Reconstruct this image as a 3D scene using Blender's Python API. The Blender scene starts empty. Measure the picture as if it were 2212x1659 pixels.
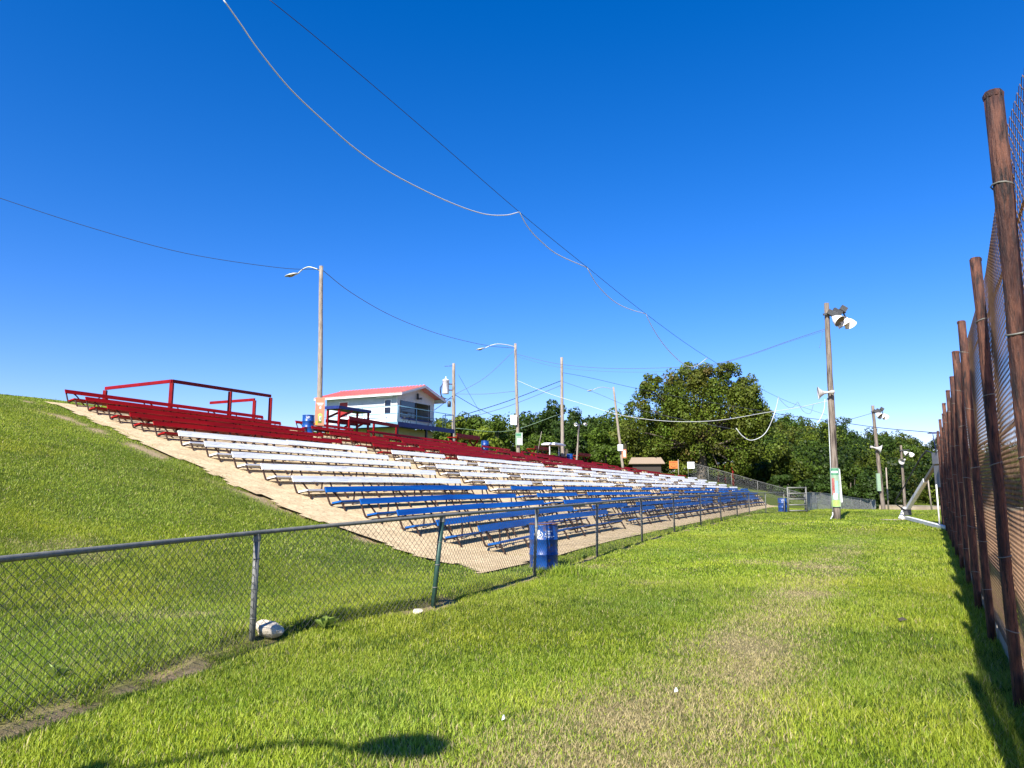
import bpy, math, random
import numpy as np
from mathutils import Vector, Matrix
SC = bpy.context.scene
COL = SC.collection
R = math.radians
rnd = random.Random(7)
RNG = np.random.default_rng(11)

# ------------------------------------------------------------------ camera, sky, sun, exposure
H = 1.6
F = 1530.0
TH = math.atan((1052 - 829.5) / F)
CT, ST = math.cos(TH), math.sin(TH)
cam = bpy.data.cameras.new('camera')
camo = bpy.data.objects.new('camera', cam); COL.objects.link(camo)
camo.location = (0, 0, H)
camo.rotation_euler = (R(90) + TH, 0, 0)
cam.sensor_width = 36; cam.lens = 36 * F / 2212
cam.clip_start = 0.05; cam.clip_end = 3000
SC.camera = camo
SUN_EL, SUN_AZ = R(42), R(207)          # azimuth clockwise from +Y
w = bpy.data.worlds.new('World'); SC.world = w; w.use_nodes = True
nt = w.node_tree; bg = nt.nodes['Background']
sky = nt.nodes.new('ShaderNodeTexSky'); sky.sky_type = 'NISHITA'; sky.sun_disc = False
sky.sun_elevation = SUN_EL; sky.sun_rotation = SUN_AZ
sky.air_density = 1.0; sky.dust_density = 0.3; sky.ozone_density = 3.0; sky.altitude = 200
hsv = nt.nodes.new('ShaderNodeHueSaturation'); hsv.inputs['Saturation'].default_value = 1.42
hsv.inputs['Value'].default_value = 1.0
tint = nt.nodes.new('ShaderNodeMix'); tint.data_type = 'RGBA'; tint.blend_type = 'MULTIPLY'; tint.inputs['Factor'].default_value = 1
tint.inputs[7].default_value = (.86, .76, 1.04, 1)
nt.links.new(sky.outputs[0], hsv.inputs['Color']); nt.links.new(hsv.outputs[0], tint.inputs[6]); nt.links.new(tint.outputs[2], bg.inputs['Color'])
bg.inputs['Strength'].default_value = 0.095
sl = bpy.data.lights.new('sun', 'SUN'); sl.energy = 5.0; sl.angle = R(0.5); sl.color = (1, .95, .86)
so = bpy.data.objects.new('sun', sl); COL.objects.link(so)
sd = Vector((math.sin(SUN_AZ) * math.cos(SUN_EL), math.cos(SUN_AZ) * math.cos(SUN_EL), math.sin(SUN_EL)))
so.rotation_euler = sd.to_track_quat('Z', 'Y').to_euler()
SC.view_settings.view_transform = 'Standard'; SC.view_settings.look = 'None'
SC.view_settings.exposure = 1.08; SC.view_settings.gamma = 1.0
SC.cycles.max_bounces = 6; SC.cycles.transparent_max_bounces = 8

# ------------------------------------------------------------------ measuring helpers (photo measurement -> metres)
def ray(u, v):
    up = (829.5 - v) / F
    y = CT - up * ST; z = ST + up * CT; x = (u - 1106) / F
    return x / y, z / y
def at(u, v, y):
    a, b = ray(u, v); return Vector((a * y, y, H + b * y))
A = R(26.5)                              # heading of the bench rows
ex, ey = math.sin(A), math.cos(A); nx, ny = -ey, ex
ox, oy = -0.14, 16.898
RZ = math.atan2(ey, ex)
def st(x, y): return ((x - ox) * nx + (y - oy) * ny, (x - ox) * ex + (y - oy) * ey)
def xy(s, t): return (ox + s * nx + t * ex, oy + s * ny + t * ey)
SP = 1.19
PS = np.array([-900, -3, -1, 0] + [k * SP for k in range(1, 15)] + [17.9, 20, 24, 60, 900.])
PZ = np.array([0, 0, 0, 0, .12, .34, .62, .92, 1.22, 1.59, 1.95, 2.29, 2.66, 3.0, 3.32, 3.64, 3.97, 4.32, 4.62, 4.85, 4.9, 4.7, 4.0])
def ss(a, b, x):
    q = np.clip((x - a) / (b - a), 0, 1); return q * q * (3 - 2 * q)
FX = np.array([[-9, -12], [-4.9, 1.0], [-3.68, 3.9], [-2.69, 7.63], [-1.07, 9.92], [.41, 13.5], [1.98, 16.9], [3.76, 20.9], [5.62, 24.98], [7.5, 28.64], [9.49, 32.7], [11.58, 36.99], [13.3, 40.3], [15.3, 43.33], [17.4, 45.9], [19, 46.5], [22.5, 53], [28.5, 62], [34, 70], [60, 120]], float)
def xfence(y): return np.interp(y, FX[:, 1], FX[:, 0])
def vnoise(x, y, seed=0):
    xi = np.floor(x).astype(np.int64); yi = np.floor(y).astype(np.int64)
    fx = x - xi; fy = y - yi; fx = fx * fx * (3 - 2 * fx); fy = fy * fy * (3 - 2 * fy)
    def h(a, b):
        n = (a * 374761393 + b * 668265263 + seed * 974634533) & 0xffffffff
        n = ((n ^ (n >> 13)) * 1274126177) & 0xffffffff
        return ((n ^ (n >> 16)) & 0xffff) / 65535.0
    return (h(xi, yi) * (1 - fx) + h(xi + 1, yi) * fx) * (1 - fy) + (h(xi, yi + 1) * (1 - fx) + h(xi + 1, yi + 1) * fx) * fy
def fbm(x, y, seed=0, o=4):
    r = 0; a = .5
    for i in range(o): r = r + a * vnoise(x * 2 ** i + 17 * i, y * 2 ** i, seed + i); a *= .5
    return r
def terr(x, y):
    x = np.asarray(x, float); y = np.asarray(y, float)
    s = (x - ox) * nx + (y - oy) * ny; t = (x - ox) * ex + (y - oy) * ey
    z = np.interp(s, PS, PZ) * (1 - .22 * np.clip(t / 70, 0, 1))
    z = z + .12 * (1 - np.exp(-np.clip(t, 0, 99) / 2.5)) * np.clip(1 - s / 9.5, 0, 1) * ss(-2.5, -1, s) * (1 - ss(50, 75, t))
    z = z - (1.0 * ss(38, 75, t) + 1.1 * ss(70, 120, t)) * (1 - ss(-3, 2, s))
    d = xfence(y) - x
    z = z + .09 * ss(-.02, .16, d) * (1 - ss(.8, 4, d)) * (1 - ss(10, 14, y)) * ss(0, 2, y)
    q = x / np.maximum(y, 1)
    z = z + 12.0 * ss(95, 215, y) * ss(.16, .42, q) * (1 - .45 * ss(.5, .62, q))
    return z
def T(x, y): return float(terr(x, y))
def dryf(x, y):
    d = (x - (.85 + .545 * (y - 4.5)))
    c = np.exp(-(d / np.where(d < 0, .85 + .6 * (1 - ss(4.5, 7.5, y)), .7)) ** 2) * (1 - .3 * ss(6.5, 11, y)) * (1 - .5 * ss(15, 23, y)) * (1 - ss(26, 40, y))
    n = fbm(x * 1.3, y * 1.3, 3)
    return np.clip(c * (.2 + 1.5 * n) * 1.0 - .14 + .55 * ss(.62, .8, fbm(x * .45 + 9, y * .45, 8)), 0, 1)
def dirtf(x, y):
    d = xfence(y) - x + .38 * (fbm(x * 1.1 + 2, y * 1.1, 27) - .5) + .16 * (fbm(x * 5, y * 5, 29) - .5)
    g = np.exp(-((d + .12) / (.08 + .16 * fbm(x * .9, y * .9 + 5, 33))) ** 2) * (1 - ss(40, 46, y)) * (y > 1)
    g = g * ss(.36, .52, fbm(x * 1.7 + 3, y * 1.7, 21))
    s, t = st(x, y)
    e = np.exp(-((t + 1.55 + .5 * (fbm(s * 1.1, s * 0 + 3, 31) - .5)) / .38) ** 2) * (s > -1.5) * (s < 17.5) * ss(.36, .6, fbm(x * 1.2, y * 1.2, 5))
    return np.clip(g + e, 0, 1)
def apron(s, t):
    jl = .8 * (fbm(s * .9, s * 0, 31) - .5) + .4 * (fbm(s * 3.1, s * 0, 37) - .5)
    left = np.interp(s, [-1.4, -.8, 0, 1.6, 5, 9, 13, 17.2], [-3.6, -2.7, -2.15, -1.98, -1.6, -1.3, -1.1, -.8]) + jl
    lo = -1.22 + .3 * (fbm(t * .7, t * 0, 41) - .5) + .15 * (fbm(t * 3, t * 0, 43) - .5)
    right = np.interp(s, [-1, 0, 1.2, 2.4, 4, 17], [49, 49.5, 56, 64, 74, 76.6])
    return (s > lo) & (t > left) & (t < right) & (s < 17.25 + .3 * (fbm(t * .5, t * 0, 51) - .5))

# ------------------------------------------------------------------ materials
MATS = {}
def M(name, c1, c2=None, scale=6, rough=.7, metal=0., bump=0., stretch=(1, 1, 1), ramp=(.35, .65), rotz=0., spec=.4, c3=None, s3=40, r3=(.6, .7), bscale=None):
    m = bpy.data.materials.new(name); m.use_nodes = True; MATS[name] = m
    n = m.node_tree.nodes; l = m.node_tree.links; p = n['Principled BSDF']
    p.inputs['Roughness'].default_value = rough; p.inputs['Metallic'].default_value = metal
    p.inputs['Specular IOR Level'].default_value = spec
    p.inputs['Base Color'].default_value = (*c1, 1)
    if c2 is None and not bump: return m
    g = n.new('ShaderNodeNewGeometry'); mp = n.new('ShaderNodeMapping'); mp.vector_type = 'TEXTURE'
    mp.inputs['Rotation'].default_value = (0, 0, rotz); mp.inputs['Scale'].default_value = stretch
    l.new(g.outputs['Position'], mp.inputs[0])
    def noise(sc, lo, hi, det=6):
        t = n.new('ShaderNodeTexNoise'); t.inputs['Scale'].default_value = sc; t.inputs['Detail'].default_value = det
        t.inputs['Roughness'].default_value = .65
        l.new(mp.outputs[0], t.inputs['Vector'])
        r = n.new('ShaderNodeMapRange'); r.inputs['From Min'].default_value = lo; r.inputs['From Max'].default_value = hi
        l.new(t.outputs['Fac'], r.inputs['Value']); return r.outputs[0], t.outputs['Fac']
    def mix(fac, a, b):
        x = n.new('ShaderNodeMix'); x.data_type = 'RGBA'; l.new(fac, x.inputs['Factor'])
        for i, c in ((6, a), (7, b)):
            if isinstance(c, tuple): x.inputs[i].default_value = (*c, 1)
            else: l.new(c, x.inputs[i])
        return x.outputs[2]
    if c2 is not None:
        f, raw = noise(scale, *ramp)
        c = mix(f, c1, c2)
        if c3 is not None:
            f2, _ = noise(s3, *r3); c = mix(f2, c, c3)
        l.new(c, p.inputs['Base Color'])
    if bump:
        f, raw = noise(bscale or scale * 3, 0, 1)
        b = n.new('ShaderNodeBump'); b.inputs['Strength'].default_value = bump; b.inputs['Distance'].default_value = .02
        l.new(raw, b.inputs['Height']); l.new(b.outputs[0], p.inputs['Normal'])
    return m
def leafmat(name, trans=.3, rough=.6, mul=1.0, spec=.25):
    m = bpy.data.materials.new(name); m.use_nodes = True; MATS[name] = m
    n = m.node_tree.nodes; l = m.node_tree.links; p = n['Principled BSDF']; out = n['Material Output']
    a = n.new('ShaderNodeAttribute'); a.attribute_name = 'col'
    l.new(a.outputs['Color'], p.inputs['Base Color']); p.inputs['Roughness'].default_value = rough
    p.inputs['Specular IOR Level'].default_value = spec
    tr = n.new('ShaderNodeBsdfTranslucent'); hs = n.new('ShaderNodeHueSaturation'); hs.inputs['Value'].default_value = 1.5 * mul
    hs.inputs['Hue'].default_value = .49
    l.new(a.outputs['Color'], hs.inputs['Color']); l.new(hs.outputs[0], tr.inputs['Color'])
    mx = n.new('ShaderNodeMixShader'); mx.inputs[0].default_value = trans
    l.new(p.outputs[0], mx.inputs[1]); l.new(tr.outputs[0], mx.inputs[2]); l.new(mx.outputs[0], out.inputs['Surface'])
    return m
ROWROT = RZ
M('blue_paint', (.003, .06, .27), (.005, .12, .40), 1.6, .5, bump=.25, stretch=(3, .25, .25), rotz=ROWROT, c3=(.07, .075, .09), s3=5, r3=(.66, .74), spec=.2)
M('white_paint', (.80, .80, .78), (.62, .61, .58), 1.8, .6, bump=.3, stretch=(3, .25, .25), rotz=ROWROT, c3=(.40, .39, .37), s3=4, r3=(.56, .72), spec=.3, ramp=(.45, .7))
M('red_paint', (.31, .005, .006), (.20, .003, .004), 1.6, .5, bump=.25, stretch=(3, .25, .25), rotz=ROWROT, c3=(.07, .015, .012), s3=5, r3=(.64, .74), spec=.12)
M('red_rail', (.26, .004, .007), (.17, .003, .005), 3, .45, bump=.1, spec=.15)
M('pipe', (.022, .012, .009), (.05, .022, .013), 30, .65, .1, bump=.2, spec=.2)
M('galv', (.13, .135, .12), (.21, .205, .18), 9, .6, .25, bump=.15, spec=.3)
M('green_post', (.02, .06, .045), (.035, .08, .06), 20, .5, .2, bump=.1)
M('wire', (.10, .10, .09), None, rough=.5, metal=.3)
M('far_wire', (.30, .31, .29), None, rough=.6, metal=.2)
M('rust_wire', (.15, .085, .05), (.25, .15, .085), 20, .7, .3)
M('rust_pipe', (.030, .009, .006), (.17, .066, .034), 6, .65, .0, bump=1.0, stretch=(.25, .25, 1.6), c3=(.012, .006, .005), s3=9, r3=(.5, .62), bscale=14, ramp=(.40, .68))
M('old_board', (.22, .19, .15), (.34, .30, .25), 5, .8, bump=.4)
M('wood_pole', (.20, .165, .125), (.36, .31, .25), 22, .85, bump=.8, stretch=(1, 1, 10), c3=(.07, .055, .04), s3=16, r3=(.58, .66))
M('dark_pole', (.10, .075, .055), (.27, .225, .18), 15, .85, bump=.8, stretch=(1, 1, 14), c3=(.03, .022, .018), s3=9, r3=(.52, .66))
M('concrete', (.62, .485, .29), (.47, .355, .205), 2.2, .95, bump=.9, c3=(.28, .20, .115), s3=13, r3=(.50, .68), bscale=30, spec=.1, ramp=(.38, .62))
M('track_dirt', (.58, .33, .155), (.44, .24, .11), .8, .95, bump=.6, c3=(.62, .40, .2), s3=9, r3=(.52, .7), bscale=12)
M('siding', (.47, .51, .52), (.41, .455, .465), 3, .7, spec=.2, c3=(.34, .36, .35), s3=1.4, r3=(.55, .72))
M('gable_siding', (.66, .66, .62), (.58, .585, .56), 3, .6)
M('yellow_wall', (.42, .42, .20), (.36, .36, .18), 3, .7)
M('roof_metal', (.80, .27, .23), (.72, .23, .195), 2, .5, 0, spec=.4)
M('trim', (.70, .70, .66), None, rough=.6)
M('dark', (.012, .012, .014), None, rough=.4)
M('dark_glass', (.010, .010, .02), None, rough=.08, spec=.8)
M('deck_blue', (.014, .03, .17), (.01, .022, .12), 4, .5)
M('deck_light', (.17, .33, .42), (.13, .27, .36), 4, .6)
M('rail_blue', (.16, .34, .46), (.13, .28, .38), 8, .5)
M('door_red', (.34, .02, .015), (.27, .016, .012), 3, .5)
M('barrel_blue', (.003, .03, .17), (.006, .075, .30), 3.0, .38, bump=.15, c3=(.15, .085, .045), s3=4.5, r3=(.60, .66), spec=.4)
M('print_white', (.80, .82, .84), None, rough=.6)
M('rust_rim', (.20, .09, .05), (.10, .05, .04), 20, .7)
M('lamp_grey', (.42, .45, .43), (.34, .37, .36), 12, .45, .4)
M('lens', (.16, .15, .07), (.22, .16, .09), 9, .3)
M('reflector', (.80, .79, .74), (.70, .69, .63), 8, .4)
M('lamp_inside', (.30, .24, .13), (.22, .18, .10), 6, .5)
M('ballast', (.06, .065, .06), (.10, .10, .10), 20, .5, .3)
M('horn', (.50, .49, .45), (.40, .39, .36), 12, .5)
M('cable_white', (.50, .52, .51), None, rough=.6)
M('cable_dark', (.02, .022, .03), None, rough=.6)
M('cable_grey', (.10, .11, .13), None, rough=.6)
M('transformer', (.66, .68, .69), (.58, .60, .62), 6, .4)
M('sign_white', (.74, .75, .76), (.66, .67, .68), 9, .6)
M('sign_grey', (.28, .29, .33), None, rough=.7)
M('sign_orange', (.55, .22, .12), (.48, .18, .10), 4, .6)
M('poster_orange', (.60, .17, .03), (.52, .14, .03), 6, .6)
M('poster_green', (.02, .14, .07), (.10, .30, .16), 16, .6)
M('poster_lime', (.28, .46, .07), (.36, .5, .16), 10, .6)
M('poster_pale', (.28, .38, .26), (.20, .31, .20), 9, .6)
M('poster_red', (.26, .03, .035), (.42, .2, .17), 16, .6)
M('poster_sky', (.18, .42, .62), (.32, .54, .68), 10, .6)
M('poster_yellow', (.65, .38, .02), None, rough=.6)
M('rock', (.60, .53, .41), (.44, .38, .28), 16, .95, bump=.5, spec=.1, c3=(.15, .12, .08), s3=10, r3=(.6, .72))
M('hut_roof', (.30, .23, .16), (.24, .18, .13), 10, .9, bump=.3)
M('hut_wall', (.05, .04, .032), None, rough=.9)
M('white_steel', (.74, .73, .70), (.60, .58, .54), 6, .5, bump=.1)
M('grey_board', (.22, .22, .23), (.15, .15, .16), 12, .8, bump=.2)
M('low_wall', (.36, .30, .22), (.22, .17, .12), .6, .9)
M('bark', (.075, .058, .042), (.13, .105, .08), 14, .9, bump=.6, stretch=(1, 1, 5))
leafmat('leaf', .25, .5, spec=.15)
leafmat('grass', .38, .5, .95)

# lawn / earth
def lawnmat():
    m = bpy.data.materials.new('lawn'); m.use_nodes = True; MATS['lawn'] = m
    n = m.node_tree.nodes; l = m.node_tree.links; p = n['Principled BSDF']; p.inputs['Roughness'].default_value = .95
    p.inputs['Specular IOR Level'].default_value = .1
    g = n.new('ShaderNodeNewGeometry')
    def nz(sc, a, b, det=8):
        t = n.new('ShaderNodeTexNoise'); t.inputs['Scale'].default_value = sc; t.inputs['Detail'].default_value = det; t.inputs['Roughness'].default_value = .7
        l.new(g.outputs['Position'], t.inputs['Vector'])
        r = n.new('ShaderNodeMapRange'); r.inputs['From Min'].default_value = a; r.inputs['From Max'].default_value = b; l.new(t.outputs['Fac'], r.inputs['Value'])
        return r.outputs[0], t.outputs['Fac']
    def mx(f, a, b):
        x = n.new('ShaderNodeMix'); x.data_type = 'RGBA'; l.new(f, x.inputs['Factor'])
        for i, c in ((6, a), (7, b)):
            if isinstance(c, tuple): x.inputs[i].default_value = (*c, 1)
            else: l.new(c, x.inputs[i])
        return x.outputs[2]
    f, _ = nz(1.2, .35, .65); c = mx(f, (.10, .15, .012), (.17, .21, .02))
    f, _ = nz(22, .35, .7); c = mx(f, c, (.035, .055, .008))
    a = n.new('ShaderNodeAttribute'); a.attribute_name = 'dry'; c = mx(a.outputs['Fac'], c, (.26, .215, .105))
    f, r = nz(60, .3, .7); c2 = mx(f, c, (.05, .05, .015))
    x = n.new('ShaderNodeMix'); x.data_type = 'RGBA'; x.inputs['Factor'].default_value = .45; l.new(c, x.inputs[6]); l.new(c2, x.inputs[7])
    fs, _ = nz(14, .3, .7); soil = mx(fs, (.44, .33, .20), (.27, .19, .11))
    a = n.new('ShaderNodeAttribute'); a.attribute_name = 'dirt'; c = mx(a.outputs['Fac'], x.outputs[2], soil)
    l.new(c, p.inputs['Base Color'])
    b = n.new('ShaderNodeBump'); b.inputs['Strength'].default_value = .8; b.inputs['Distance'].default_value = .03
    l.new(r, b.inputs['Height']); l.new(b.outputs[0], p.inputs['Normal'])
lawnmat()

# ------------------------------------------------------------------ mesh helpers
def link(o, parent=None):
    COL.objects.link(o)
    if parent is not None: o.parent = parent
    return o
def tag(o, label=None, cat=None, group=None, kind=None):
    if label: o['label'] = label
    if cat: o['category'] = cat
    if group: o['group'] = group
    if kind: o['kind'] = kind
    return o
def thing(name, label, cat, loc, rz=0., group=None):
    o = bpy.data.objects.new(name, None); link(o); o.location = loc; o.rotation_euler = (0, 0, rz)
    o.empty_display_size = .2
    return tag(o, label, cat, group)
def np_mesh(name, V, Fc, mat, cols=None, parent=None, smooth=False, attrs=None):
    V = np.asarray(V, np.float32); Fc = np.asarray(Fc, np.int32); k = Fc.shape[1]
    me = bpy.data.meshes.new(name)
    me.vertices.add(len(V)); me.vertices.foreach_set('co', V.ravel())
    me.loops.add(Fc.size); me.loops.foreach_set('vertex_index', Fc.ravel())
    me.polygons.add(len(Fc)); me.polygons.foreach_set('loop_start', np.arange(0, Fc.size, k, dtype=np.int32))
    try: me.polygons.foreach_set('loop_total', np.full(len(Fc), k, np.int32))
    except Exception: pass
    if smooth: me.polygons.foreach_set('use_smooth', np.ones(len(Fc), bool))
    me.update(calc_edges=True)
    if cols is not None:
        a = me.attributes.new('col', 'FLOAT_COLOR', 'POINT')
        a.data.foreach_set('color', np.concatenate([cols, np.ones((len(cols), 1))], 1).astype(np.float32).ravel())
    for nm, arr in (attrs or {}).items():
        a = me.attributes.new(nm, 'FLOAT', 'POINT'); a.data.foreach_set('value', np.asarray(arr, np.float32).ravel())
    me.materials.append(MATS[mat])
    return link(bpy.data.objects.new(name, me), parent)
class MB:
    def __init__(s): s.v = []; s.f = []; s.sm = []
    def add(s, vs, fs, smooth=False):
        b = len(s.v); s.v += [tuple(x) for x in vs]; s.f += [tuple(b + i for i in q) for q in fs]; s.sm += [smooth] * len(fs); return s
    def hexa(s, p): # 8 points: bottom 4 ccw, top 4 ccw
        return s.add(p, [(3, 2, 1, 0), (4, 5, 6, 7), (0, 1, 5, 4), (1, 2, 6, 5), (2, 3, 7, 6), (3, 0, 4, 7)])
    def box(s, c, d, rot=None):
        x, y, z = d[0] / 2, d[1] / 2, d[2] / 2
        p = [Vector(q) for q in ((-x, -y, -z), (x, -y, -z), (x, y, -z), (-x, y, -z), (-x, -y, z), (x, -y, z), (x, y, z), (-x, y, z))]
        if rot is not None: p = [rot @ q for q in p]
        return s.hexa([q + Vector(c) for q in p])
    def span(s, x0, x1, y0, y1, z0, z1): return s.box(((x0 + x1) / 2, (y0 + y1) / 2, (z0 + z1) / 2), (x1 - x0, y1 - y0, z1 - z0))
    def bar(s, a, b, wd, ht, up=(0, 0, 1)):
        a, b = Vector(a), Vector(b); d = (b - a).normalized(); u = Vector(up)
        sd = d.cross(u).normalized(); u = sd.cross(d).normalized()
        q = []
        for e in (a, b): q.append([e + sd * i * wd / 2 + u * j * ht / 2 for i, j in ((-1, -1), (1, -1), (1, 1), (-1, 1))])
        return s.add(q[0] + q[1], [(0, 1, 2, 3), (7, 6, 5, 4), (1, 0, 4, 5), (2, 1, 5, 6), (3, 2, 6, 7), (0, 3, 7, 4)])
    def tube(s, pts, r, n=8, cap=True):
        pts = [Vector(p) for p in pts]; m = len(pts); rr = r if hasattr(r, '__len__') else [r] * m
        vs = []; prev = None
        for i, p in enumerate(pts):
            d = (pts[min(i + 1, m - 1)] - pts[max(i - 1, 0)]).normalized()
            if prev is None:
                a = Vector((0, 0, 1)) if abs(d.z) < .9 else Vector((1, 0, 0)); u = d.cross(a).normalized()
            else: u = (prev - d * prev.dot(d)).normalized()
            prev = u; v = d.cross(u)
            vs += [p + (u * math.cos(2 * math.pi * k / n) + v * math.sin(2 * math.pi * k / n)) * rr[i] for k in range(n)]
        fs = [(i * n + k, i * n + (k + 1) % n, (i + 1) * n + (k + 1) % n, (i + 1) * n + k) for i in range(m - 1) for k in range(n)]
        s.add(vs, fs, True)
        if cap:
            b = len(s.v) - m * n
            s.f += [tuple(b + k for k in range(n))[::-1], tuple(b + (m - 1) * n + k for k in range(n))]; s.sm += [False, False]
        return s
    def lathe(s, prof, n=20, mat=None):
        mat = mat or Matrix(); vs = []
        for r, z in prof: vs += [mat @ Vector((r * math.cos(2 * math.pi * k / n), r * math.sin(2 * math.pi * k / n), z)) for k in range(n)]
        fs = [(i * n + k, i * n + (k + 1) % n, (i + 1) * n + (k + 1) % n, (i + 1) * n + k) for i in range(len(prof) - 1) for k in range(n)]
        return s.add(vs, fs, True)
    def build(s, name, mat, parent=None, loc=None):
        me = bpy.data.meshes.new(name); me.from_pydata(s.v, [], s.f)
        me.polygons.foreach_set('use_smooth', s.sm); me.update(); me.materials.append(MATS[mat])
        o = bpy.data.objects.new(name, me)
        if loc is not None: o.location = loc
        return link(o, parent)
def aim(p, d, roll=0):
    d = Vector(d).normalized(); return Matrix.Translation(Vector(p)) @ d.to_track_quat('Z', 'Y').to_matrix().to_4x4()
def curve_pts(p, n=6):                     # Catmull-Rom through points
    p = [Vector(q) for q in p]; p = [p[0] * 2 - p[1]] + p + [p[-1] * 2 - p[-2]]; o = []
    for i in range(1, len(p) - 2):
        for k in range(n):
            t = k / n; a, b, c, d = p[i - 1:i + 3]
            o.append(.5 * ((2 * b) + (c - a) * t + (2 * a - 5 * b + 4 * c - d) * t * t + (3 * b - a - 3 * c + d) * t ** 3))
    return o + [p[-2]]
def text(name, body, size, M4, mat, parent, ext=.001):
    cu = bpy.data.curves.new(name, 'FONT'); cu.body = body; cu.size = size; cu.align_x = 'CENTER'; cu.align_y = 'CENTER'; cu.extrude = ext
    tmp = bpy.data.objects.new(name, cu); COL.objects.link(tmp); dg = bpy.context.evaluated_depsgraph_get()
    me = bpy.data.meshes.new_from_object(tmp.evaluated_get(dg)); bpy.data.objects.remove(tmp)
    me.transform(M4); me.materials.clear(); me.materials.append(MATS[mat]); me.name = name
    return me
def bend(me, rad):                         # wrap a flat xz drawing round a vertical cylinder of this radius (facing -y)
    for v in me.vertices:
        x, y, z = v.co; a = x / rad; r = rad - y; v.co = (r * math.sin(a), -r * math.cos(a), z)
    return me

# ------------------------------------------------------------------ ground
def axis(segs):
    o = []
    for a, b, d in segs: o += list(np.arange(a, b, d))
    return np.array(o + [segs[-1][1]])
gx = axis([(-900, -120, 60), (-120, -40, 8), (-40, -14, 1.2), (-14, 14, .22), (14, 40, 1.0), (40, 140, 7), (140, 900, 60)])
gy = axis([(-300, -30, 30), (-30, 0, 3), (0, 30, .22), (30, 60, .7), (60, 120, 3), (120, 260, 7), (260, 1200, 70)])
GX, GY = np.meshgrid(gx, gy); GZ = terr(GX, GY)
GZ = GZ + .035 * (fbm(GX * .8, GY * .8, 2) - .5) * (GY < 80) - .03 * dirtf(GX, GY)
s_, t_ = st(GX, GY)
GZ = GZ - .03 * apron(s_, t_)
nxg, nyg = len(gx), len(gy)
ii = (np.arange(nyg - 1)[:, None] * nxg + np.arange(nxg - 1)[None, :]).ravel()
o = np_mesh('ground', np.stack([GX, GY, GZ], -1).reshape(-1, 3), np.stack([ii, ii + 1, ii + nxg + 1, ii + nxg], 1), 'lawn', smooth=True,
            attrs={'dry': dryf(GX, GY), 'dirt': dirtf(GX, GY)})
tag(o, 'mown green lawn rising into a grassy bank', 'ground', kind='structure')
# concrete slope the benches stand on: fine grid cut to the ragged outline
sv = np.concatenate([np.arange(-1.5, 17.6, .16)]); tv = np.concatenate([np.arange(-4, 6, .16), np.arange(6, 78, .4)])
SG, TG = np.meshgrid(sv, tv); XG = ox + SG * nx + TG * ex; YG = oy + SG * ny + TG * ey
keep = apron(SG, TG); ZG = terr(XG, YG) + .03 + .012 * (fbm(XG * .7, YG * .7, 61) - .5)
a = len(sv); jj = (np.arange(len(tv) - 1)[:, None] * a + np.arange(a - 1)[None, :]).ravel()
kf = keep.ravel(); q = np.stack([jj, jj + 1, jj + a + 1, jj + a], 1); q = q[kf[q].sum(1) >= 3]
used, inv = np.unique(q.ravel(), return_inverse=True)
o = np_mesh('bleacher_slope', np.stack([XG, YG, ZG], -1).reshape(-1, 3)[used], inv.reshape(-1, 4)[:, ::-1], 'concrete', smooth=True)
tag(o, 'tan gravelly concrete slope under the benches', 'paving', kind='structure')
# dirt track beyond the tall fence
TA = math.atan2(.6, 1.0); tx, ty = math.sin(TA), math.cos(TA)
def tf(y): return 3.66 + .5822 * (y - 5.39)      # the tall fence line x(y)
m = MB(); ys = np.arange(-20, 75, 3.); cs = [.55, 2, 5, 9, 14]
for y in ys:
    for c in cs: m.v.append((tf(y) + c, y - .35 * c, T(tf(y) + c, y - .35 * c) + .03 + .012 * c))
k = len(cs)
for i in range(len(ys) - 1):
    for j in range(k - 1): m.f.append((i * k + j, i * k + j + 1, (i + 1) * k + j + 1, (i + 1) * k + j)); m.sm.append(True)
tag(m.build('dirt_track', 'track_dirt'), 'orange dirt race track beyond the tall rusty fence', 'track', kind='structure')

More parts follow.
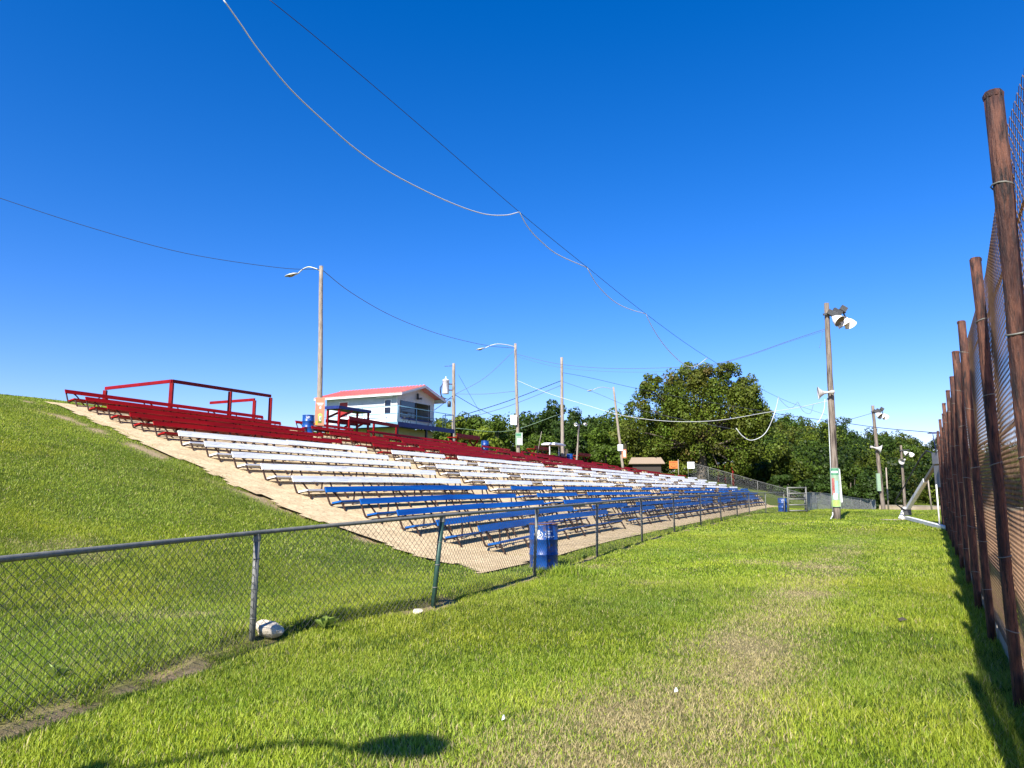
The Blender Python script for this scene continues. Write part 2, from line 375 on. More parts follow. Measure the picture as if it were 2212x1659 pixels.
# ------------------------------------------------------------------ grass blades (one mass)
def blades(y0, y1, dens, wd, ht, two):
    ym = np.sqrt(RNG.uniform(y0 ** 2, y1 ** 2, int(dens * 2.15 * (y1 ** 2 - y0 ** 2) / 2)))
    xm = RNG.uniform(-1.2, .95, len(ym)) * ym
    s, t = st(xm, ym)
    tuft = (fbm(xm * 1.6, ym * 1.6, 91) > .66) & (RNG.random(len(xm)) < .35) & (t > 0)
    edge = ~apron(s, t - .35) & (t < 1) & (fbm(xm * 1.4 + 7, ym * 1.4, 66) > .44) & (RNG.random(len(xm)) < .6)
    edge |= ~apron(s - .3, t) & (s < 0) & (fbm(xm * 1.4 + 7, ym * 1.4, 67) > .42) & (RNG.random(len(xm)) < .6)
    ok = (~apron(s, t) | tuft | edge) & (xm < tf(ym) + .45 + .25 * (fbm(ym * 2, ym * 0, 77) - .5)) & (s < 22)
    ok &= RNG.random(len(xm)) > .96 * dirtf(xm, ym)
    x, y = xm[ok], ym[ok]; n = len(x)
    dr = dryf(x, y); s, t = st(x, y)
    df = xfence(y) - x; tall = 1 + 1.3 * np.exp(-((df - .22) / .16) ** 2) * ss(.35, .7, fbm(x * 2, y * 2, 5)) * 1.3
    tall += .9 * ss(-.8, .1, x - tf(y)) * fbm(x * 3, y * 3, 15) * 2
    e = ((x - 1.05) / .42) ** 2 + ((y - 13.6) / .35) ** 2; tall += 4.0 * np.exp(-e)
    patch = fbm(x * .9, y * .9, 9)
    tuf = (RNG.random(n) < .04) & (fbm(x * .8 + 3, y * .8, 55) > .5); tall = tall * np.where(tuf, 1.7, 1)
    h = ht * tall * RNG.uniform(.55, 1.25, n) * (.65 + .7 * patch) * (1 - .5 * dr)
    yaw = RNG.uniform(0, 6.283, n); lean = RNG.uniform(.15, 1.0, n) * h * (1 + .5 * dr); la = yaw + RNG.normal(1.57, .6, n)
    wv = wd * RNG.uniform(.6, 1.3, n)
    z = terr(x, y) + .03 * (fbm(x * .8, y * .8, 2) - .5) - .03 * dirtf(x, y) - .004
    P = np.stack([x, y, z], 1); W = np.stack([np.cos(yaw), np.sin(yaw), yaw * 0], 1) * wv[:, None] / 2
    L = np.stack([np.cos(la) * lean, np.sin(la) * lean, h], 1)
    g1 = np.array([.18, .27, .014]); g2 = np.array([.40, .45, .05]); g3 = np.array([.06, .11, .010]); straw = np.array([.50, .42, .20])
    mixv = np.clip(RNG.normal(.45, .3, n) + 1.1 * (patch - .48), 0, 1)[:, None]
    c = g1 * (1 - mixv) + g2 * mixv
    dk = (RNG.random(n) < .12 + .30 * ss(.52, .68, fbm(x * 2.3, y * 2.3, 44)))[:, None]; c = np.where(dk, g3, c)
    big = fbm(x * .22 + 5, y * .22, 14)[:, None]; c = c * (.55 + .92 * big); b2 = fbm(x * .5 + 9, y * .5 + 4, 24)[:, None]; c = c * np.concatenate([.74 + .55 * b2, .86 + .28 * b2, 1.2 - .4 * b2], 1)
    sm = (RNG.random(n) < np.clip(.05 + .95 * dr, 0, .88))[:, None]; c = np.where(sm, straw * RNG.uniform(.55, 1.1, (n, 1)), c)
    if two:
        V = np.stack([P - W, P + W, P + L * .55 * np.array([.7, .7, 1.1]) + W * .8, P + L * .55 * np.array([.7, .7, 1.1]) - W * .8, P + L + W * .1, P + L - W * .1], 1).reshape(-1, 3)
        b = np.arange(n) * 6
        Fq = np.concatenate([np.stack([b, b + 1, b + 2, b + 3], 1), np.stack([b + 3, b + 2, b + 4, b + 5], 1)]); k = 6
        f = np.array([.6, .6, .95, .95, 1.2, 1.2])
    else:
        V = np.stack([P - W, P + W, P + L + W * .25, P + L - W * .25], 1).reshape(-1, 3)
        b = np.arange(n) * 4; Fq = np.stack([b, b + 1, b + 2, b + 3], 1); k = 4
        f = np.array([.7, .7, 1.15, 1.15])
    f = f * 0 + 1
    return V, Fq, (c[:, None, :] * f[None, :, None]).reshape(-1, 3)
Vs, Fs, Cs, off = [], [], [], 0
for a in ((3.5, 7, 7800, .0058, .044, True), (7, 13, 3600, .0085, .042, False), (13, 26, 1300, .015, .042, False), (26, 56, 240, .034, .048, False)):
    V, Fq, c = blades(*a); Vs.append(V); Fs.append(Fq + off); Cs.append(c); off += len(V)
o = np_mesh('grass', np.concatenate(Vs), np.concatenate(Fs), 'grass', np.concatenate(Cs)); tag(o, 'short green grass blades with straw coloured worn patches', 'grass', kind='stuff')

# ------------------------------------------------------------------ benches
SECT = [(0, 9.2), (11.2, 15.6), (17, 28), (30.3, 34.8), (37, 48), (50.2, 54.8), (57, 68), (70, 74.8)]
TEND = {14: 50.6, 13: 55.1, 12: 61, 11: 66.4, 10: 73.9, 3: 71, 2: 65.5, 1: 57.8, 0: 49.5}
FRM = MB().tube(curve_pts([(0, .775, .66), (0, .73, .55), (0, .60, .27), (0, .555, .215), (0, .48, .215), (0, .26, .275), (0, .19, .27), (0, .15, .22), (0, .06, .08), (0, 0, -.03)], 3), .026, 7)
FRM = FRM.build('frame', 'pipe').data
bpy.data.objects.remove(bpy.data.objects['frame'])
def brace_mesh(zf, sgn):
    m = MB().tube(curve_pts([(sgn * .16, .765, .62), (sgn * .26, .75, .57), (sgn * .36, .70, .48), (sgn * .46, .63, .33), (sgn * .64, .55, zf - .03)], 3), .024, 7)
    o = m.build('rear_leg', 'pipe'); d = o.data; bpy.data.objects.remove(o); return d
ORD = ['first', 'second', 'third', 'fourth', 'fifth', 'sixth', 'seventh', 'eighth']
def plank(name, mat, parent, L, zfun, prof, rs):
    # prof: 4 corners (y,z) of the board's section
    m = MB(); n = max(1, round(L / 4.7)); cut = [L * i / n for i in range(n + 1)]
    for i in range(n):
        a, b = cut[i] + .003 * (i > 0), cut[i + 1] - .003 * (i < n - 1)
        za, zb = zfun(a) + rs.uniform(-.012, .012), zfun(b) + rs.uniform(-.012, .012); ya, yb = rs.uniform(-.008, .008), rs.uniform(-.008, .008)
        A4 = [(a, y + ya, z + za) for y, z in prof]; B4 = [(b, y + yb, z + zb) for y, z in prof]
        m.add(A4 + B4, [(0, 1, 2, 3), (7, 6, 5, 4), (1, 0, 4, 5), (2, 1, 5, 6), (3, 2, 6, 7), (0, 3, 7, 4)])
    return m.build(name, mat, parent)
BACKS = {'white': [(.660, .520), (.690, .510), (.767, .680), (.737, .690)], 'blue': [(.672, .545), (.702, .535), (.767, .680), (.737, .690)], 'red': [(.676, .555), (.706, .545), (.767, .680), (.737, .690)]}
SEAT = [(.160, .288), (.475, .236), (.483, .280), (.168, .332)]
for k in range(15):
    colr = 'blue' if k < 5 else 'white' if k < 10 else 'red'
    ro = k if k < 5 else k - 5 if k < 10 else k - 10
    xb, yb = xy(k * SP, 0); xr, yr = xy(k * SP + .55, 20); xr0, yr0 = xy(k * SP, 20); zf = T(xr, yr) - T(xr0, yr0)
    BR = {1: brace_mesh(zf, 1), -1: brace_mesh(zf, -1)}
    secs = [list(q) for q in SECT if q[0] < TEND.get(k, 75) - 1.5]
    secs[-1][1] = min(secs[-1][1], TEND.get(k, 75))
    for si, (t0, t1) in enumerate(secs):
        rs = random.Random(k * 31 + si)
        t0 += rs.uniform(-.12, .12) * (si > 0); t1 += rs.uniform(-.15, .15); L = t1 - t0
        x0, y0 = xy(k * SP + rs.uniform(-.03, .03) * (si > 0), t0); z0 = T(x0, y0)
        zfun = lambda q, k=k, t0=t0, z0=z0: T(*xy(k * SP, t0 + q)) - z0
        where = 'front' if ro == 0 and k == 0 else ORD[ro]
        lab = '%s plank bench, %s from the left in the %s %s row above the fence' % (colr, ORD[si], ORD[ro], colr)
        b = thing('plank_bench', lab, 'bench', (x0, y0, z0), RZ + rs.uniform(-.004, .004), colr + ' plank benches on the slope')
        plank('backrest', colr + '_paint', b, L, zfun, BACKS[colr], rs); plank('seat', colr + '_paint', b, L, zfun, SEAT, rs)
        nf = max(3, round(L / 1.42) + 1)
        for i in range(nf):
            q = .05 + (L - .1) * i / (nf - 1); zz = zfun(q); sg = 1 if (i % 2 == 0 and i < nf - 1) else -1
            f = bpy.data.objects.new('frame', FRM); link(f, b); f.location = (q, 0, zz)
            f = bpy.data.objects.new('rear_leg', BR[sg]); link(f, b); f.location = (q, 0, zz)

# ------------------------------------------------------------------ chain-link fences
def poly_s(pts):
    p = np.array(pts, float); d = np.r_[0, np.cumsum(np.hypot(*np.diff(p[:, :2], axis=0).T))]; return p, d
def chain(name, pts, htops, z0, mat, parent, pitch, rad, seg=5, dx=0., waves=0.):
    p, d = poly_s(pts); L = d[-1]; ht = np.array(htops)
    base = np.arange(-2.5, L + 2.5, pitch); Vs = []; Fs = []; off = 0
    for sg in (1, -1):
        hh = float(ht.max()) - z0
        q = np.linspace(0, 1, seg + 1)
        sarc = base[:, None] + sg * (q[None, :] - .5) * hh          # 45 degree wires
        frac = np.broadcast_to(q[None, :], sarc.shape)
        good = (sarc >= 0) & (sarc <= L)
        sc = np.clip(sarc, 0, L)
        x = np.interp(sc, d, p[:, 0]) + dx; y = np.interp(sc, d, p[:, 1]); top = np.interp(sc, d, ht)
        g = terr(x, y)
        z = g + z0 + frac * (top - z0)
        if waves: x = x + waves * (np.sin(sc * 2.1 + frac * 3) + np.sin(sc * .9)) * (1 - frac) * frac
        P = np.stack([x, y, z], -1)
        n, mm = sarc.shape
        angs = np.array([0, 2.094, 4.188])
        # tangent frame: along fence horizontally
        tg = np.gradient(p[:, :2], axis=0); th = np.arctan2(tg[:, 1], tg[:, 0]); tha = np.interp(sc, d, th)
        u = np.stack([-np.sin(tha), np.cos(tha), tha * 0], -1)
        v = np.stack([-np.cos(tha) * .707 * sg, -np.sin(tha) * .707 * sg, tha * 0 + .707], -1)
        V = (P[:, :, None, :] + rad * (np.cos(angs)[None, None, :, None] * u[:, :, None, :] + np.sin(angs)[None, None, :, None] * v[:, :, None, :]))
        idx = (np.arange(n)[:, None] * mm + np.arange(mm - 1)[None, :]) * 3
        okk = (good[:, :-1] & good[:, 1:]).ravel(); idx = idx.ravel()[okk] + off
        for a, b in ((0, 1), (1, 2), (2, 0)): Fs.append(np.stack([idx + a, idx + b, idx + 3 + b, idx + 3 + a], 1))
        Vs.append(V.reshape(-1, 3)); off += n * mm * 3
    V = np.concatenate(Vs); Fq = np.concatenate(Fs); used, inv = np.unique(Fq.ravel(), return_inverse=True)
    return np_mesh(name, V[used], inv.reshape(-1, 4), mat, parent=parent)
# low fence along the bleachers
LF = [tuple(q) for q in FX[1:15]]
hts = [1.12, 1.12, 1.12, 1.21, 1.21, 1.22, 1.22, 1.22, 1.22, 1.22, 1.22, 1.22, 1.22, 1.22]
fence = thing('chain_link_fence', 'low chain-link fence with galvanised top rail curving along the foot of the benches', 'fence', (0, 0, 0))
chain('wire_mesh', LF, [h - .02 for h in hts], .03, 'wire', fence, .088, .0025, 6)
rp = [Vector((x + {3: .11, 4: .06, 5: .02}.get(i, 0), y, T(x, y) + h)) for i, ((x, y), h) in enumerate(zip(LF, hts))]
MB().tube(curve_pts(rp, 4), .024, 8).build('top_rail', 'galv', fence)
lean = {3: (.11, .02), 4: (.06, 0), 5: (.02, 0)}
for i, ((x, y), h) in enumerate(zip(LF, hts)):
    if i == 0: continue
    m = MB(); z = T(x, y); lx, ly = lean.get(i, (0, 0))
    m.tube([(x - lx * .2, y - ly * .2, z - .25), (x + lx, y + ly, z + h - .015)], .034 if i < 4 else .03, 8)
    po = m.build('post', 'green_post' if i == 3 else 'galv', fence)
    if i == 3: po['label'] = 'dark green post leaning to the right'
    c = MB().lathe([(.040, -.06), (.042, -.02), (.03, .03), (.032, .032)], 10, Matrix.Translation((x + lx, y + ly, z + h - .03)))
    for zz in (.25, .55, .85): MB().lathe([(.037, -.006), (.0395, 0), (.037, .006)], 10, Matrix.Translation((x + lx * zz / h, y + ly * zz / h, z + zz))).build('tie_band', 'galv', po)
    c.build('post_cap', 'galv', po)
# fence beyond the gate
FF = [(19.0, 46.6), (20.6, 49.6), (22.5, 53), (25.5, 57.5), (28.5, 62), (31.2, 66), (34, 70), (37.5, 75), (41, 81)]
f2 = thing('chain_link_fence', 'low grey chain-link fence running on past the upright metal gate', 'fence', (0, 0, 0))
chain('wire_mesh', FF, [1.2] * 9, .03, 'far_wire', f2, .10, .004, 3)
MB().tube(curve_pts([(x, y, T(x, y) + 1.22) for x, y in FF], 3), .025, 6).build('top_rail', 'galv', f2)
for x, y in FF: MB().tube([(x, y, T(x, y) - .2), (x, y, T(x, y) + 1.21)], .03, 6).build('post', 'galv', f2)
# fence down the far end of the slope
HF = [at(1487, 1030, 93), at(1530, 1030, 91), at(1580, 1030, 88.5), at(1637, 1060, 85.5), at(1706, 1080, 81.5), at(1752, 1080, 78), at(1800, 1090, 74.5)]
HF = [(p.x, p.y) for p in HF]; rv = [998, 1009, 1023, 1039, 1058, 1071, 1084]; ru = [1487, 1530, 1580, 1637, 1706, 1752, 1800]
f3 = thing('chain_link_fence', 'tall chain-link fence running down the grassy slope at the far end of the benches', 'fence', (0, 0, 0))
tops = [at(u, v, p[1]) for u, v, p in zip(ru, rv, HF)]
hh = [max(.9, tp.z - T(*p)) for tp, p in zip(tops, HF)]
chain('wire_mesh', HF, hh, .05, 'far_wire', f3, .14, .003, 3)
MB().tube([(p[0], p[1], T(*p) + h) for p, h in zip(HF, hh)], .03, 6).build('top_rail', 'galv', f3)
for p, h in zip(HF, hh): MB().tube([(p[0], p[1], T(*p) - .2), (p[0], p[1], T(*p) + h)], .035, 6).build('post', 'galv', f3)

# tall rusty fence beside the track
PY = [.55, 2.98, 5.35, 7.6, 9.55, 11.9, 14.2, 16.5, 18.8, 21.1, 23.4, 25.7, 28.0]
tall = thing('tall_fence', 'tall rusty pipe and chain-link fence along the right side of the lawn', 'fence', (tf(2.98), 2.98, 0))
tall.location = (0, 0, 0)
TP = [(tf(y) - (.09 if i == 1 else 0), y) for i, y in enumerate(PY)]
th_ = [3.35 + .012 * y for y in PY]
chain('wire_mesh', [(tf(-4), -4)] + TP, [3.1] + [h - .17 for h in th_], .2, 'rust_wire', tall, .074, .0020, 12, .06, .05)
for i, (x, y) in enumerate(TP):
    h = th_[i] + rnd.uniform(-.06, .06); lx = rnd.uniform(-.05, .05); r = .039 if i % 4 else .045
    m = MB(); n = 9
    m.tube([(x + lx * q + rnd.uniform(-.004, .004), y + rnd.uniform(-.004, .004), -.2 + (h + .2) * q) for q in np.linspace(0, 1, n)], [r * rnd.uniform(.95, 1.06) for _ in range(n)], 10)
    po = m.build('post', 'rust_pipe', tall)
    c = MB().lathe([(r * 1.02, -.02), (r * 1.08, .0), (r * .9, .012), (.001, .016)], 10, Matrix.Translation((x + lx, y, h)))
    c.build('post_cap', 'rust_pipe', po)
    tw = MB()
    for zz in np.arange(.5, h - .15, .62):
        zz += rnd.uniform(-.12, .12); ax = rnd.uniform(-.25, .25); ay = rnd.uniform(-.3, .3)
        mt = Matrix.Translation((x + lx * zz / h, y, zz)) @ Matrix.Rotation(ax, 4, 'X') @ Matrix.Rotation(ay, 4, 'Y')
        tw.lathe([(r + .003, -.004), (r + .008, 0), (r + .003, .004)], 10, mt)
    tw.build('tie_wire', 'galv', po)
for zz, r in ((3.02, .008), (2.05, .014), (1.1, .008), (.45, .008)):
    MB().tube(curve_pts([(tf(y) + .075, y, zz - .05 * (i % 2)) for i, y in enumerate([-4] + PY)], 3), r, 6).build('tension_wire', 'rust_wire', tall)
for i in range(len(PY) - 1):
    y0, y1 = PY[i], PY[i + 1]
    MB().bar((tf(y0 + .05) + .09, y0 + .05, .10), (tf(y1 - .05) + .09, y1 - .05, .10 + rnd.uniform(-.03, .03)), .045, .26).build('kick_board', 'old_board', tall)

# gate standing on end
g0, g1 = Vector((17.6, 45.75, 0)), Vector((18.85, 45.95, 0)); z = T(18, 45.8) + .05
gate = thing('metal_gate', 'upright grey metal tube gate with five bars at the end of the low fence', 'gate', (g0.x, g0.y, z), math.atan2(g1.y - g0.y, g1.x - g0.x))
W_ = (g1 - g0).length
for i in range(5): MB().tube([(0, 0, .06 + .36 * i), (W_, 0, .06 + .36 * i)], .045, 8).build('bar', 'galv', gate)
for q in (.0, W_): MB().tube([(q, 0, -.1), (q, 0, 1.56)], .05, 8).build('side_tube', 'galv', gate)

# ------------------------------------------------------------------ barrels
def barrel(u, y, v_base=None, label='', rotz=0., logo=None, tilt=0):
    p = at(u, 1100, y); z = T(p.x, p.y); b = thing('blue_barrel', label, 'barrel', (p.x, p.y, z), rotz, 'blue steel drums'); b.rotation_euler = (tilt, 0, rotz)
    pr = [(.0, .03), (.27, .03), (.285, 0), (.285, .015), (.277, .03), (.28, .27), (.293, .285), (.293, .30), (.28, .315), (.28, .56), (.293, .575), (.293, .59), (.28, .605), (.282, .84), (.282, .875)]
    MB().lathe(pr + [(.276, .875), (.274, .6), (.27, .06), (0, .05)], 32).build('drum', 'barrel_blue', b)
    MB().lathe([(.281, .862), (.292, .868), (.294, .88), (.286, .888), (.277, .884), (.277, .868)], 32).build('rim', 'rust_rim' if logo == 'oz' else 'barrel_blue', b)
    if logo:
        rad = .2845; parts = []
        if logo == 'oz':
            up = Matrix.Rotation(R(90), 4, 'X')
            for tx_, sz, xx, zz in (('Ozark', .058, .11, .745), ('KTM', .058, .085, .69), ('Performance', .040, .125, .648), ('AUTOMOTIVE', .022, .12, .622)):
                parts.append(text('lettering', tx_, sz, Matrix.Translation((xx, 0, zz)) @ up, 'print_white', None))
            m = MB(); c = (-.105, .68)
            for rr, r2 in ((.088, .078),):
                n = 32
                for i in range(n):
                    a0, a1 = 2 * math.pi * i / n, 2 * math.pi * (i + 1) / n
                    m.add([(c[0] + rr * 1.1 * math.cos(a), 0, c[1] + rr * .75 * math.sin(a)) for a in (a0, a1)] + [(c[0] + r2 * 1.1 * math.cos(a), 0, c[1] + r2 * .75 * math.sin(a)) for a in (a1, a0)], [(0, 1, 2, 3)])
            m.add([(c[0] - .085, 0, c[1] + .085), (c[0] - .055, 0, c[1] + .07), (c[0] - .035, 0, c[1] - .055), (c[0] - .06, 0, c[1] - .02)], [(0, 3, 2, 1)])
            m.add([(c[0] - .005, 0, c[1] + .085), (c[0] + .035, 0, c[1] + .09), (c[0] + .03, 0, c[1] + .03), (c[0] - .01, 0, c[1] - .075), (c[0] - .02, 0, c[1] - .02)], [(0, 4, 3, 2, 1)])
            m.add([(c[0] + .0, 0, c[1] - .02), (c[0] + .085, 0, c[1] + .03), (c[0] + .075, 0, c[1] + .015), (c[0] + .01, 0, c[1] - .04)], [(0, 1, 2, 3)])
            m.add([(c[0] - .01, 0, c[1] - .07), (c[0] + .05, 0, c[1] - .065), (c[0] + .05, 0, c[1] - .085), (c[0] - .01, 0, c[1] - .09)], [(0, 1, 2, 3)])
            e = m.build('emblem', 'print_white', b); 
            bend(e.data, rad)
        else:
            up = Matrix.Rotation(R(90), 4, 'X') @ Matrix.Shear('XY', 4, (.25, 0))
            parts.append(text('lettering', 'VP', .17, Matrix.Translation((0, 0, .745)) @ Matrix.Rotation(R(90), 4, 'X'), 'print_white', None))
            m = MB(); m.add([(-.02, 0, .68), (.12, 0, .675), (.11, 0, .665), (-.03, 0, .668)], [(0, 3, 2, 1)]); e = m.build('emblem', 'print_white', b); bend(e.data, rad)
        for me in parts:
            bend(me, rad); link(bpy.data.objects.new('lettering', me), b)
    return b
barrel(1174, 14.35, label='rust-stained blue drum with white lettering standing just behind the low fence', rotz=R(-3), logo='oz')
barrel(658, 35.0, label='blue drum with two white letters behind the top red benches, left of the orange placard', rotz=R(12), logo='vp')
barrel(1047, 53.0, label='blue drum standing behind the top red benches between two wooden poles', rotz=0)
barrel(1232, 66.0, label='far blue drum behind the top red benches beside the short floodlight pole', rotz=0)
barrel(1691, 46.7, label='blue drum behind the fence beside the upright metal gate', rotz=R(-20), logo='vp')

# ------------------------------------------------------------------ poles and lamps
def pole_mesh(base, top, r0, r1, mat, parent, n=12, seed=0):
    rs = random.Random(seed); pts = []; rr = []
    for i in range(n):
        q = i / (n - 1); p = Vector(base).lerp(Vector(top), q) + Vector((rs.uniform(-.012, .012), rs.uniform(-.012, .012), 0)); pts.append(p); rr.append((r0 + (r1 - r0) * q) * rs.uniform(.97, 1.03))
    return MB().tube(pts, rr, 12).build('pole', mat, parent)
def street_lamp(label, ub, yb, vb_u_top, arm, seed, r=.15, hgt=None):
    p = at(ub, 950, yb); z = T(p.x, p.y); tu, tv = vb_u_top; tp = at(tu, tv, yb)
    b = thing('street_lamp', label, 'street lamp', (p.x, p.y, z), 0, 'cobra-head street lamps on wooden poles')
    top = tp - Vector((p.x, p.y, z)); pole_mesh((0, 0, -.3), top, r, r * .68, 'wood_pole', b, seed=seed)
    add_lamp(b, top, arm)
    return b
def add_lamp(b, top, arm, hs=1.0):
    q = Vector(top) - Vector((0, 0, .28)); d = Vector(arm); L = d.length; d = d.normalized()
    pts = [q, q + d * L * .25 + Vector((0, 0, .16)), q + d * L * .55 + Vector((0, 0, .25)), q + d * L * .8 + Vector((0, 0, .13)), q + d * L + Vector((0, 0, -.10))]
    MB().tube(curve_pts(pts, 5), .034, 8).build('arm', 'lamp_grey', b)
    e = pts[-1]; dr = (pts[-1] - pts[-2]).normalized(); rot = math.atan2(d.y, d.x)
    m = MB(); n = 14; prof = [(0, .03, .03), (.06, .075, .06), (.2, .12, .085), (.42, .15, .075), (.6, .12, .055), (.7, .04, .03), (.715, .005, .005)]
    vs = []
    for x, wy, hz in prof:
        for k in range(n):
            a = 2 * math.pi * k / n; vs.append((x, hs * wy * math.cos(a), max(hz * math.sin(a), -.028) + .02))
    fs = [(i * n + k, i * n + (k + 1) % n, (i + 1) * n + (k + 1) % n, (i + 1) * n + k) for i in range(len(prof) - 1) for k in range(n)]
    m.add(vs, fs, True)
    R4 = Matrix.Translation(e) @ Matrix.Rotation(rot, 4, 'Z') @ Matrix.Rotation(R(12), 4, 'Y')
    m.v = [tuple(R4 @ Vector(q)) for q in m.v]; hd = m.build('lamp_head', 'lamp_grey', b)
    m = MB(); vs = []; prof = [(.14, .005, .0), (.2, .085, .04), (.34, .12, .085), (.5, .105, .07), (.6, .01, 0)]
    for x, wy, hz in prof:
        for k in range(n):
            a = math.pi * k / (n - 1); vs.append((x, wy * math.cos(a), -hz * math.sin(a) - .008))
    fs = [(i * n + k, (i + 1) * n + k, (i + 1) * n + k + 1, i * n + k + 1) for i in range(len(prof) - 1) for k in range(n - 1)]
    m.add(vs, fs, True); m.v = [tuple(R4 @ Vector(q)) for q in m.v]; m.build('lens', 'lens', hd)
L1 = street_lamp('wooden street lamp with its arm to the left, orange placard near its foot', 690, 36, (694, 575), (-1.25, .1, 0), 1, .15)
L2 = street_lamp('middle wooden street lamp, white sign and pale poster on its pole', 1120, 56.7, (1113, 742), (-2.5, .1, 0), 2, .15)
L3 = street_lamp('far wooden street lamp leaning to the left, small white sign on its pole', 1345, 81, (1325, 836), (-2.4, -.2, 0), 3, .16)
# unseen street lamp, added behind the camera to cast a shadow on the lawn
bx, by = -5.85, -2.47
shadow_lamp = thing('street_lamp', 'wooden street lamp added unseen behind the viewer to shadow the lawn', 'street lamp', (bx, by, T(bx, by)), 0, 'cobra-head street lamps on wooden poles')
pole_mesh((0, 0, -.3), (0, 0, 6.9), .14, .1, 'wood_pole', shadow_lamp, seed=9); add_lamp(shadow_lamp, Vector((0, 0, 6.9)), (1.6, .62, 0), 1.5)
# bare utility poles
def bare_pole(label, ub, yb, top, r, seed, mat='wood_pole'):
    p = at(ub, 950, yb); z = T(p.x, p.y); b = thing('utility_pole', label, 'pole', (p.x, p.y, z), 0, 'wooden utility poles')
    tp = at(top[0], top[1], yb) - Vector((p.x, p.y, z)); pole_mesh((0, 0, -.3), tp, r, r * .75, mat, b, seed=seed); return b, tp
U1, t1_ = bare_pole('wooden utility pole with white transformer can beside the announcer booth', 980, 58, (980, 785), .16, 4)
c = Vector((t1_.x, t1_.y, t1_.z)) + Vector((-.62, -.12, -1.95))
MB().lathe([(0, -.62), (.26, -.62), (.27, -.58), (.27, .45), (.30, .47), (.30, .52), (.18, .6), (.06, .64), (0, .65)], 20, Matrix.Translation(c)).build('transformer', 'transformer', U1)
MB().lathe([(.05, .62), (.07, .68), (.04, .72), (.07, .76), (.04, .82), (0, .84)], 10, Matrix.Translation(c)).build('bushing', 'transformer', U1)
MB().bar(c + Vector((.2, .05, .2)), c + Vector((.62, .1, .2)), .08, .1).bar(c + Vector((.2, .05, -.3)), c + Vector((.62, .1, -.3)), .08, .1).build('bracket', 'ballast', U1)
for k in range(3):
    MB().tube(curve_pts([c + Vector((-.22, -.12, .3 - .05 * k)), c + Vector((-.36 - .05 * k, -.15, -.2)), c + Vector((-.3, -.1, -.8 - .08 * k)), c + Vector((.15, -.05, -1.05)), c + Vector((.55, 0, -1.0))], 5), .022, 6).build('lead_wire', 'cable_dark', U1)
MB().lathe([(0, -.25), (.14, -.25), (.16, .1), (.1, .25), (0, .26)], 12, Matrix.Translation(c + Vector((.3, 0, -1.45)))).build('junction_box', 'ballast', U1)
MB().tube([t1_ + Vector((0, 0, -.2)), t1_ + Vector((-.75, 0, -.24))], .025, 6).build('pin_arm', 'ballast', U1)
U2, t2_ = bare_pole('tall bare wooden pole behind the red benches, joined by many wires', 1215, 66, (1213, 772), .17, 5)
S1, t3_ = bare_pole('short pale pole with a small twin floodlight behind the red benches', 1244, 70, (1251, 916), .10, 6)
for q in (-.22, .45):
    MB().lathe([(.04, 0), (.1, .05), (.17, .28), (.175, .3), (.15, .28)], 14, aim(t3_ + Vector((q, 0, .02)), (.6 if q > 0 else -.4, -.6, -.25))).build('floodlight', 'reflector', S1)
MB().bar(t3_ + Vector((-.3, 0, -.05)), t3_ + Vector((.55, 0, .0)), .06, .06).build('crossarm', 'ballast', S1)

def flood_pole(label, ub, vb, yb, top, r, nl, seed, sc=1.0, boxes=True):
    p = at(ub, vb, yb); z = min(p.z, T(p.x, p.y)); b = thing('floodlight_pole', label, 'light pole', (p.x, p.y, z), 0, 'wooden floodlight poles beside the track')
    tp = at(top[0], top[1], yb) - Vector((p.x, p.y, z)); pole_mesh((0, 0, -.3), tp, r, r * .66, 'dark_pole', b, seed=seed, n=16)
    arm = tp - Vector((0, 0, .68 * sc))
    MB().bar(arm + Vector((-.3, -.16, -.05)) * sc, arm + Vector((1.0, -.2, .08)) * sc, .11 * sc, .11 * sc).build('crossarm', 'ballast', b)
    if boxes:
        for c0, c1 in (((-.05, -.25, .02), (.42, -.32, -.28)), ((.25, -.28, .1), (.7, -.3, -.16)), ((.72, -.25, .28), (1.02, -.3, .06))):
            bm = MB()
            for q in np.linspace(-.16, .16, 5):
                u = (Vector(c1) - Vector(c0)).normalized(); nrm = Vector((u.z * -1, 0, u.x))
                bm.bar(arm + (Vector(c0) + nrm * q * .8 + Vector((0, 0, .1))) * sc, arm + (Vector(c1) + nrm * q * .8 + Vector((0, 0, .1))) * sc, .22 * sc, .05 * sc)
            bm.build('ballast_box', 'ballast', b)
    dirs = [((.20, -.3, -.22), (.45, -.6, -.66)), ((1.02, -.2, -.30), (.62, .35, -.66)), ((.62, -.1, -.26), (.5, -.1, -.8))]
    for c0, d in dirs[:nl]:
        mt = aim(arm + Vector(c0) * sc, d) @ Matrix.Scale(sc, 4)
        fl = MB().lathe([(.0, -.02), (.09, -.02), (.1, .05), (.17, .12), (.26, .25), (.325, .42), (.345, .52), (.36, .525), (.35, .53)], 24, mt).build('floodlight', 'reflector', b)
        MB().lathe([(.345, .523), (.31, .40), (.24, .26), (.14, .15), (0, .12)], 24, mt).build('lamp_interior', 'lamp_inside', fl)
        MB().bar(arm + Vector((c0[0] - .1, c0[1] + .1, c0[2] + .35)) * sc, arm + Vector(c0) * sc, .05 * sc, .08 * sc).build('bracket', 'ballast', fl)
    return b, tp, Vector((p.x, p.y, z))
PA, pat, pab = flood_pole('nearest weathered floodlight pole with horn speaker and a colourful poster at its foot', 1808, 1122, 36.0, (1785, 655), .18, 3, 21, .88)
MB().tube([(-.22, -.06, 0), (-.2, -.06, 1.5), pat * .55 + Vector((-.2, -.05, 0))], .02, 6).build('conduit', 'lamp_grey', PA)
